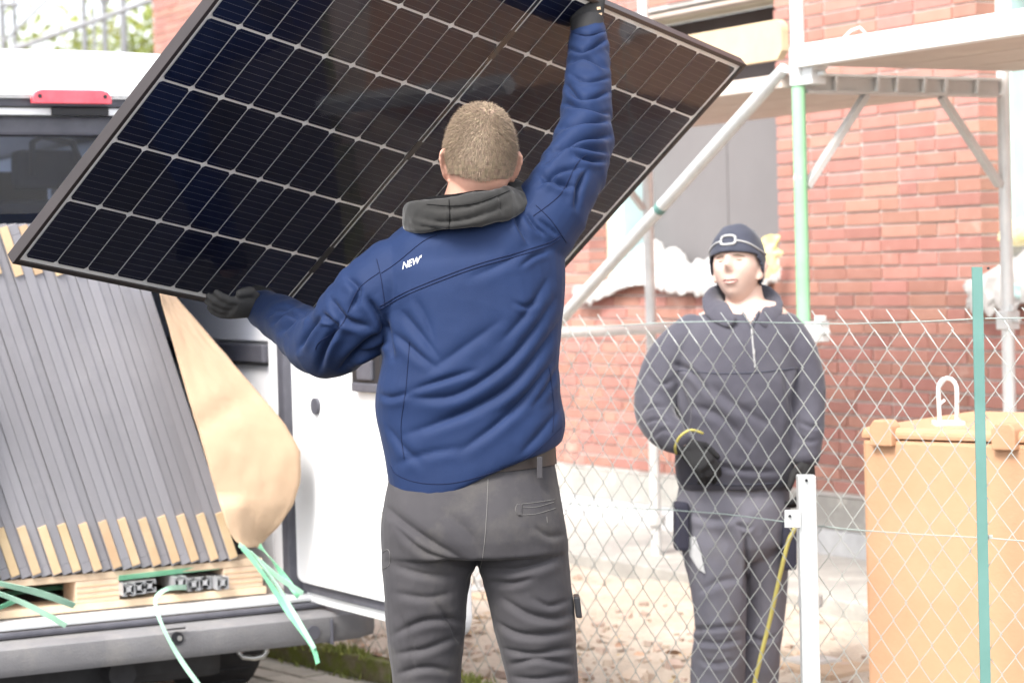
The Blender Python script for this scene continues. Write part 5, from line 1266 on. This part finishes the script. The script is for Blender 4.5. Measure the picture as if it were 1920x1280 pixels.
cf = limb([(1101, 70, 5.53, 31, .036), (1101, 50, 5.545, 31.5, .036), (1100, 38, 5.555, 33, .035)], per=3, n=20, ends=False); smooth_obj('glove_cuff', fuse([cf], .004, 3), 'glove', gr_)

# ================================================================== MAN IN FLEECE AND BEANIE (behind the fence)
MD = 7.15
fz_ = W(1390, 1463, MD); mz = -0.10
mn = thing('person', Vector((fz_.x, fz_.y, mz)), 'man in dark fleece and beanie behind the wire fence holding a yellow cable', 'person')
ft = trunk([(572, 1338, 570, 1450, 7.16, .070), (594, 1306, 590, 1478, 7.16, .092), (622, 1276, 616, 1496, 7.15, .110), (660, 1268, 655, 1498, 7.14, .122), (720, 1262, 715, 1500, 7.13, .130), (790, 1266, 785, 1496, 7.13, .132), (850, 1266, 850, 1492, 7.13, .134), (895, 1268, 893, 1486, 7.13, .134), (916, 1274, 914, 1480, 7.13, .126)], per=3, n=36, e=.88, ends=False)
la_ = limb([(1306, 618, 7.15, 36, .064), (1272, 645, 7.14, 37, .068), (1242, 690, 7.12, 40, .070), (1228, 740, 7.09, 39, .066), (1230, 782, 7.04, 38, .064), (1254, 813, 6.98, 33, .054), (1280, 832, 6.94, 24, .042)], per=4, n=22)
ra_ = limb([(1464, 613, 7.15, 36, .064), (1490, 645, 7.14, 36, .066), (1510, 695, 7.13, 33, .062), (1519, 750, 7.12, 30, .058), (1518, 805, 7.09, 27, .052), (1512, 862, 7.06, 24, .044)], per=4, n=22)
fm = fuse([ft, la_, ra_], .007, 6)
FF = [([(1262, 680), (1300, 700), (1330, 740)], 10, .010), ([(1275, 720), (1290, 770), (1285, 810)], 9, .012), ([(1500, 690), (1490, 740), (1495, 800)], 9, .012), ([(1470, 700), (1482, 760), (1480, 820)], 12, .008), ([(1290, 760), (1350, 780), (1410, 840)], 14, .008), ([(1330, 720), (1380, 760), (1450, 800)], 16, .007),
      ([(1310, 860), (1380, 880), (1460, 885)], 10, .008), ([(1200, 770), (1225, 760), (1250, 762)], 7, .008), ([(1205, 795), (1230, 785), (1255, 792)], 7, .008), ([(1225, 818), (1245, 805), (1268, 812)], 7, .008), ([(1500, 790), (1520, 800), (1538, 798)], 7, .007), ([(1498, 820), (1515, 828), (1532, 826)], 7, .007), ([(1215, 700), (1240, 720), (1262, 712)], 9, .007)]
wrinkle(fm, FF, gen=.006, gsc=7, seed=12)
fb0 = bvh_of(fm)
# open zip: cut the V out of the front
V_, N_ = getv(fm); u, v, d = PXN(V_)
bm = bmesh.new(); bm.from_mesh(fm); bm.verts.ensure_lookup_table()
def inV(x, y):
    if y > 612 or y < 540: return False
    t = (612 - y) / 50.0; return 1408 - 30 * t < x < 1408 + 26 * t
kill = [f for f in bm.faces if all(inV(u[q.index], v[q.index]) and d[q.index] < 7.15 for q in f.verts)]
bmesh.ops.delete(bm, geom=kill, context='FACES'); bm.to_mesh(fm); bm.free()
fl_ = smooth_obj('fleece', fm, 'navy_fleece', mn); tag(fl_, 'dark fleece pullover with open neck zip')
fb = bvh_of(fm)
seam(fb, [(1409, 614), (1412, 650), (1416, 690)], .006, 'zip', 'reflective', fl_); seam(fb, [(1270, 694), (1350, 700), (1420, 698), (1495, 690)], .004, 'chest_seam', 'beanie', fl_)
seam(fb, [(1272, 905), (1340, 908), (1420, 908), (1482, 902)], .004, 'hem_seam', 'beanie', fl_)
seam(fb0, [(1376, 558), (1388, 578), (1398, 596), (1408, 615)], .009, 'collar_edge', 'navy_fleece', fl_, off=.001); seam(fb0, [(1437, 556), (1428, 574), (1419, 593), (1408, 615)], .009, 'collar_edge', 'navy_fleece', fl_, off=.001)
q = hit(fb, 1413, 660, .004)
if q: MB().box(q, R_ * .004, f0 * .002, U_ * .008).build('zip_pull', 'reflective', fl_, bevel=.001)
colr = limb([(1372, 606, 7.035, 14, .012), (1350, 586, 7.06, 24, .010), (1340, 566, 7.12, 25, .011), (1354, 552, 7.20, 22, .011), (1395, 550, 7.235, 22, .011), (1434, 556, 7.20, 22, .011), (1448, 572, 7.12, 22, .010), (1442, 592, 7.07, 20, .009), (1428, 608, 7.045, 12, .009)], per=4, n=14)
cme = fuse([colr], .005, 3); wrinkle(cme, [], gen=.004, gsc=16, seed=4); smooth_obj('collar', cme, 'navy_fleece', fl_)
# trousers
mh = trunk([(895, 1276, 893, 1478, 7.14, .115), (930, 1268, 928, 1480, 7.14, .122), (975, 1266, 972, 1481, 7.14, .125), (1015, 1275, 1010, 1478, 7.15, .115)], per=3, n=32, e=.9)
ml = limb([(1335, 985, 7.13, 62, .10), (1340, 1030, 7.12, 62, .10), (1347, 1090, 7.11, 54, .092), (1350, 1150, 7.10, 49, .085), (1350, 1190, 7.10, 48, .082), (1346, 1260, 7.12, 52, .08), (1342, 1340, 7.14, 48, .074), (1340, 1425, 7.15, 44, .07)], per=3, n=24, ends=False)
mr_ = limb([(1425, 985, 7.17, 52, .095), (1432, 1030, 7.18, 46, .092), (1436, 1090, 7.19, 40, .085), (1434, 1150, 7.20, 38, .08), (1428, 1200, 7.20, 37, .078), (1420, 1260, 7.22, 40, .078), (1416, 1340, 7.23, 40, .07), (1414, 1425, 7.24, 40, .068)], per=3, n=24, ends=False)
mt = fuse([mh, ml, mr_], .007, 5)
MF = [([(1385, 985), (1398, 1010), (1400, 1060), (1398, 1120)], 9, .012), ([(1290, 1180), (1330, 1178), (1390, 1172)], 8, .012), ([(1300, 1200), (1345, 1206), (1392, 1198)], 8, .010), ([(1380, 980), (1400, 990), (1410, 985)], 7, .008), ([(1310, 1110), (1350, 1090), (1390, 1085)], 12, .006), ([(1310, 1235), (1340, 1245), (1380, 1238)], 9, .008), ([(1400, 1190), (1430, 1200), (1455, 1192)], 8, .010), ([(1290, 960), (1340, 975), (1390, 965)], 12, .006)]
wrinkle(mt, MF, gen=.006, gsc=8, seed=17)
mtr = smooth_obj('trousers', mt, 'work_trousers', mn); mb2 = bvh_of(mt)
patch(mb2, [(1290, 1006), (1305, 1005), (1316, 1035), (1324, 1074), (1312, 1066), (1296, 1040)], 'white_tag', 'paper', mtr, off=.006)
MB().box(W(1277, 985, 7.08), R_ * .022, f0 * .05, U_ * .075).build('tool_pouch', 'dark_panel_cloth', mtr, bevel=.012)
MB().box(W(1478, 1015, 7.10), R_ * .022, f0 * .05, U_ * .085).build('tool_pouch', 'dark_panel_cloth', mtr, bevel=.012)
for x, d_ in ((1340, 7.15), (1414, 7.24)):
    q = W(x, 1450, d_); q.z = mz
    bt = fuse([loft([q + Z3 * .19, q + Z3 * .09, q + Z3 * .05], [.05, .052, .05], [.058, .062, .06], side=X3, n=16), loft([q + Vector((0, .07, .035)), q + Vector((0, -.02, .04)), q + Vector((0, -.12, .04)), q + Vector((0, -.19, .034))], [.040, .046, .050, .034], [.035, .04, .040, .030], side=X3, n=16)], .008, 3)
    V_, N_ = getv(bt); V_[:, 2] = np.maximum(V_[:, 2], mz); setv(bt, V_); smooth_obj('boot', bt, 'boot', mn)
# head and body
mc = W(1383, 500, 7.12)
mfw = (-f0 * .90 - R_ * .40 + U_ * .20); mup = (U_ - R_ * .04 + f0 * .06)
mm, mrt, mf_, mu = head_mb(mc, mfw, mup, .99, nu=80, nv=72)
mneck = limb([(1390, 520, 7.14, 34, .055), (1396, 560, 7.15, 36, .06), (1402, 595, 7.135, 44, .075), (1404, 625, 7.13, 70, .085)], per=3, n=22)
mears = [ear_mb(mc + mrt * s_ * .071 - mf_ * .006 - mu * .014, mrt, mf_, mu, s_, .98) for s_ in (1, -1)]
mbt = trunk([(590, 1310, 588, 1480, 7.15, .085), (640, 1285, 635, 1485, 7.14, .105), (720, 1288, 715, 1480, 7.13, .11), (820, 1290, 815, 1470, 7.13, .11), (930, 1295, 925, 1460, 7.14, .10)], per=3, n=26)
marm = [limb(shrink([(1266, 640, 7.14, 40, .070), (1240, 690, 7.12, 37, .066), (1222, 760, 7.06, 33, .06), (1250, 815, 6.98, 30, .052), (1284, 834, 6.935, 24, .042)], .66), per=4, n=16), limb(shrink([(1496, 640, 7.14, 38, .068), (1519, 750, 7.12, 30, .058), (1512, 866, 7.06, 24, .044)], .66), per=4, n=16)]
mleg = [limb(shrink([(1340, 1000, 7.13, 62, .10), (1350, 1150, 7.10, 49, .085), (1340, 1420, 7.15, 44, .07)], .7), per=4, n=16), limb(shrink([(1425, 1000, 7.17, 48, .095), (1434, 1150, 7.20, 38, .08), (1414, 1420, 7.24, 40, .068)], .7), per=4, n=16)]
mbm = fuse([mm, mneck, mbt] + mears + marm + mleg, .0045, 1)
mbody = smooth_obj('body', mbm, 'skin_pale', mn)
hbv = bvh_of(mbm)
def face_pt(x, z, off=.001):                  # local face position (m) onto the skin
    o = mc + mrt * x + mu * z + mf_ * .3; p, n_, _, _ = hbv.ray_cast(o, -mf_); return p + n_ * off if p else None
def face_line(pts, rad, nm, mat):
    P = [face_pt(*p) for p in pts]; P = [p for p in P if p]
    if len(P) > 1: MB().tube(P, [rad * (0.35 if i in (0, len(P) - 1) else 1) for i in range(len(P))], 7).build(nm, mat, mbody, smooth=True)
face_line([(-.024, -.0600), (-.012, -.0570), (0, -.0585), (.012, -.0570), (.024, -.0600)], .0036, 'lip', 'lips'); face_line([(-.022, -.0625), (-.01, -.0675), (0, -.0690), (.01, -.0675), (.022, -.0625)], .0042, 'lip', 'lips')
for s_ in (-1, 1):
    face_line([(s_ * .014, .0135), (s_ * .028, .0165), (s_ * .046, .0125)], .0026, 'eyebrow', 'hair')
    face_line([(s_ * .022, .0005), (s_ * .031, .0000), (s_ * .040, .001)], .0020, 'eye', 'hair')
    face_line([(s_ * .008, -.0345), (s_ * .012, -.033)], .0028, 'nostril', 'lips')
# beanie
keep = {}; cap = MB()
def inb(l):
    if l.y > .45: return l.z > .15
    if l.y > -.1: return l.z > .15 - (0.45 - l.y) * 1.0
    return l.z > -.46
for idx, v_ in enumerate(mm.v):
    l = v_ - mc; l = Vector((l.dot(mrt) / .0755, l.dot(mf_) / .096, l.dot(mu) / .118)).normalized()
    if inb(l):
        dr = (v_ - mc).normalized(); keep[idx] = v_ + dr * (.0125 + .004 * noise.noise(v_ * 30)) + dr * .004 * smooth01((l.z - .2) / .5)
used = {}; fcs = []
for f_ in mm.f:
    if all(i in keep for i in f_):
        for i in f_:
            if i not in used: used[i] = len(used)
        fcs.append(tuple(used[i] for i in f_))
cap.v = [keep[i] for i in used]; cap.f = fcs
bn_ = cap.build('beanie', 'beanie', mn, smooth=True); s_ = bn_.modifiers.new('t', 'SOLIDIFY'); s_.thickness = .006; s_.offset = -1
bbv = BVHTree.FromPolygons([tuple(v) for v in cap.v], fcs)
def cap_pt(az, z, off=.002):
    d_ = (mf_ * cos(az) + mrt * sin(az)); o = mc + mu * z + d_ * .3; p, n_, _, _ = bbv.ray_cast(o, -d_); return p + d_ * off if p else None
P = [cap_pt(radians(a_), .058 - .012 * smooth01((abs(a_) - 15) / 60)) for a_ in range(-100, 101, 5) if abs(a_) > 13]
for sd_ in (-1, 1):
    Q = [cap_pt(radians(sd_ * a_), .060 - .022 * smooth01((a_ - 14) / 70)) for a_ in range(14, 105, 5)]; Q = [p for p in Q if p]
    MB().tube(Q, .0032, 6).build('reflective_stripe', 'reflective', bn_, smooth=True)
Q = []
for k in range(25):
    an = 2 * pi * k / 24; c_, s2 = cos(an), sin(an); Q.append(cap_pt(.24 * math.copysign(abs(c_) ** .6, c_), .062 + .0155 * math.copysign(abs(s2) ** .6, s2), .003))
MB().tube(Q, .0042, 7).build('lamp_ring', 'reflective', bn_, smooth=True)
# gloves and cable
g1 = hand_mesh(W(1280, 832, 6.94), W(1342, 888, 6.90) - W(1280, 832, 6.94), (-f0 * .85 + U_ * .5 + R_ * .2), (U_ + R_ * .6), L=.19, curl=(.45, .6, .5), thumb_curl=.3, voxel=.0045)
smooth_obj('glove', g1, 'glove', mn)
g2 = hand_mesh(W(1512, 864, 7.06), W(1516, 950, 7.02) - W(1512, 864, 7.06), (-f0 * .6 + R_ * .8), (-f0 - R_ * .3), L=.19, curl=(.45, .7, .5), thumb_curl=.3, voxel=.0045)
smooth_obj('glove', g2, 'glove', mn)
yc = [W(x, y, d_) for x, y, d_ in resample([(1318, 812, 6.90), (1295, 806, 6.88), (1275, 818, 6.88), (1266, 838, 6.90), (1268, 850, 6.93)], 5)]
yl = MB().tube(yc, .0040, 8); 
tag(yl.build('cable_loop', 'yellow_cable', smooth=True), 'yellow cable looped round the wrist of the man in fleece', 'cable')
yc = [W(x, y, d_) for x, y, d_ in resample([(1508, 935, 6.98), (1490, 990, 6.95), (1478, 1015, 6.94), (1462, 1080, 6.93), (1444, 1160, 6.93), (1424, 1240, 6.93), (1404, 1330, 6.95), (1396, 1400, 6.98), (1420, 1445, 6.95), (1470, 1452, 6.9)], 6)]
tag(MB().tube(yc, .0065, 8).build('yellow_cable', 'yellow_cable', smooth=True), 'yellow cable hanging from the right hand side of the man to the ground', 'cable')
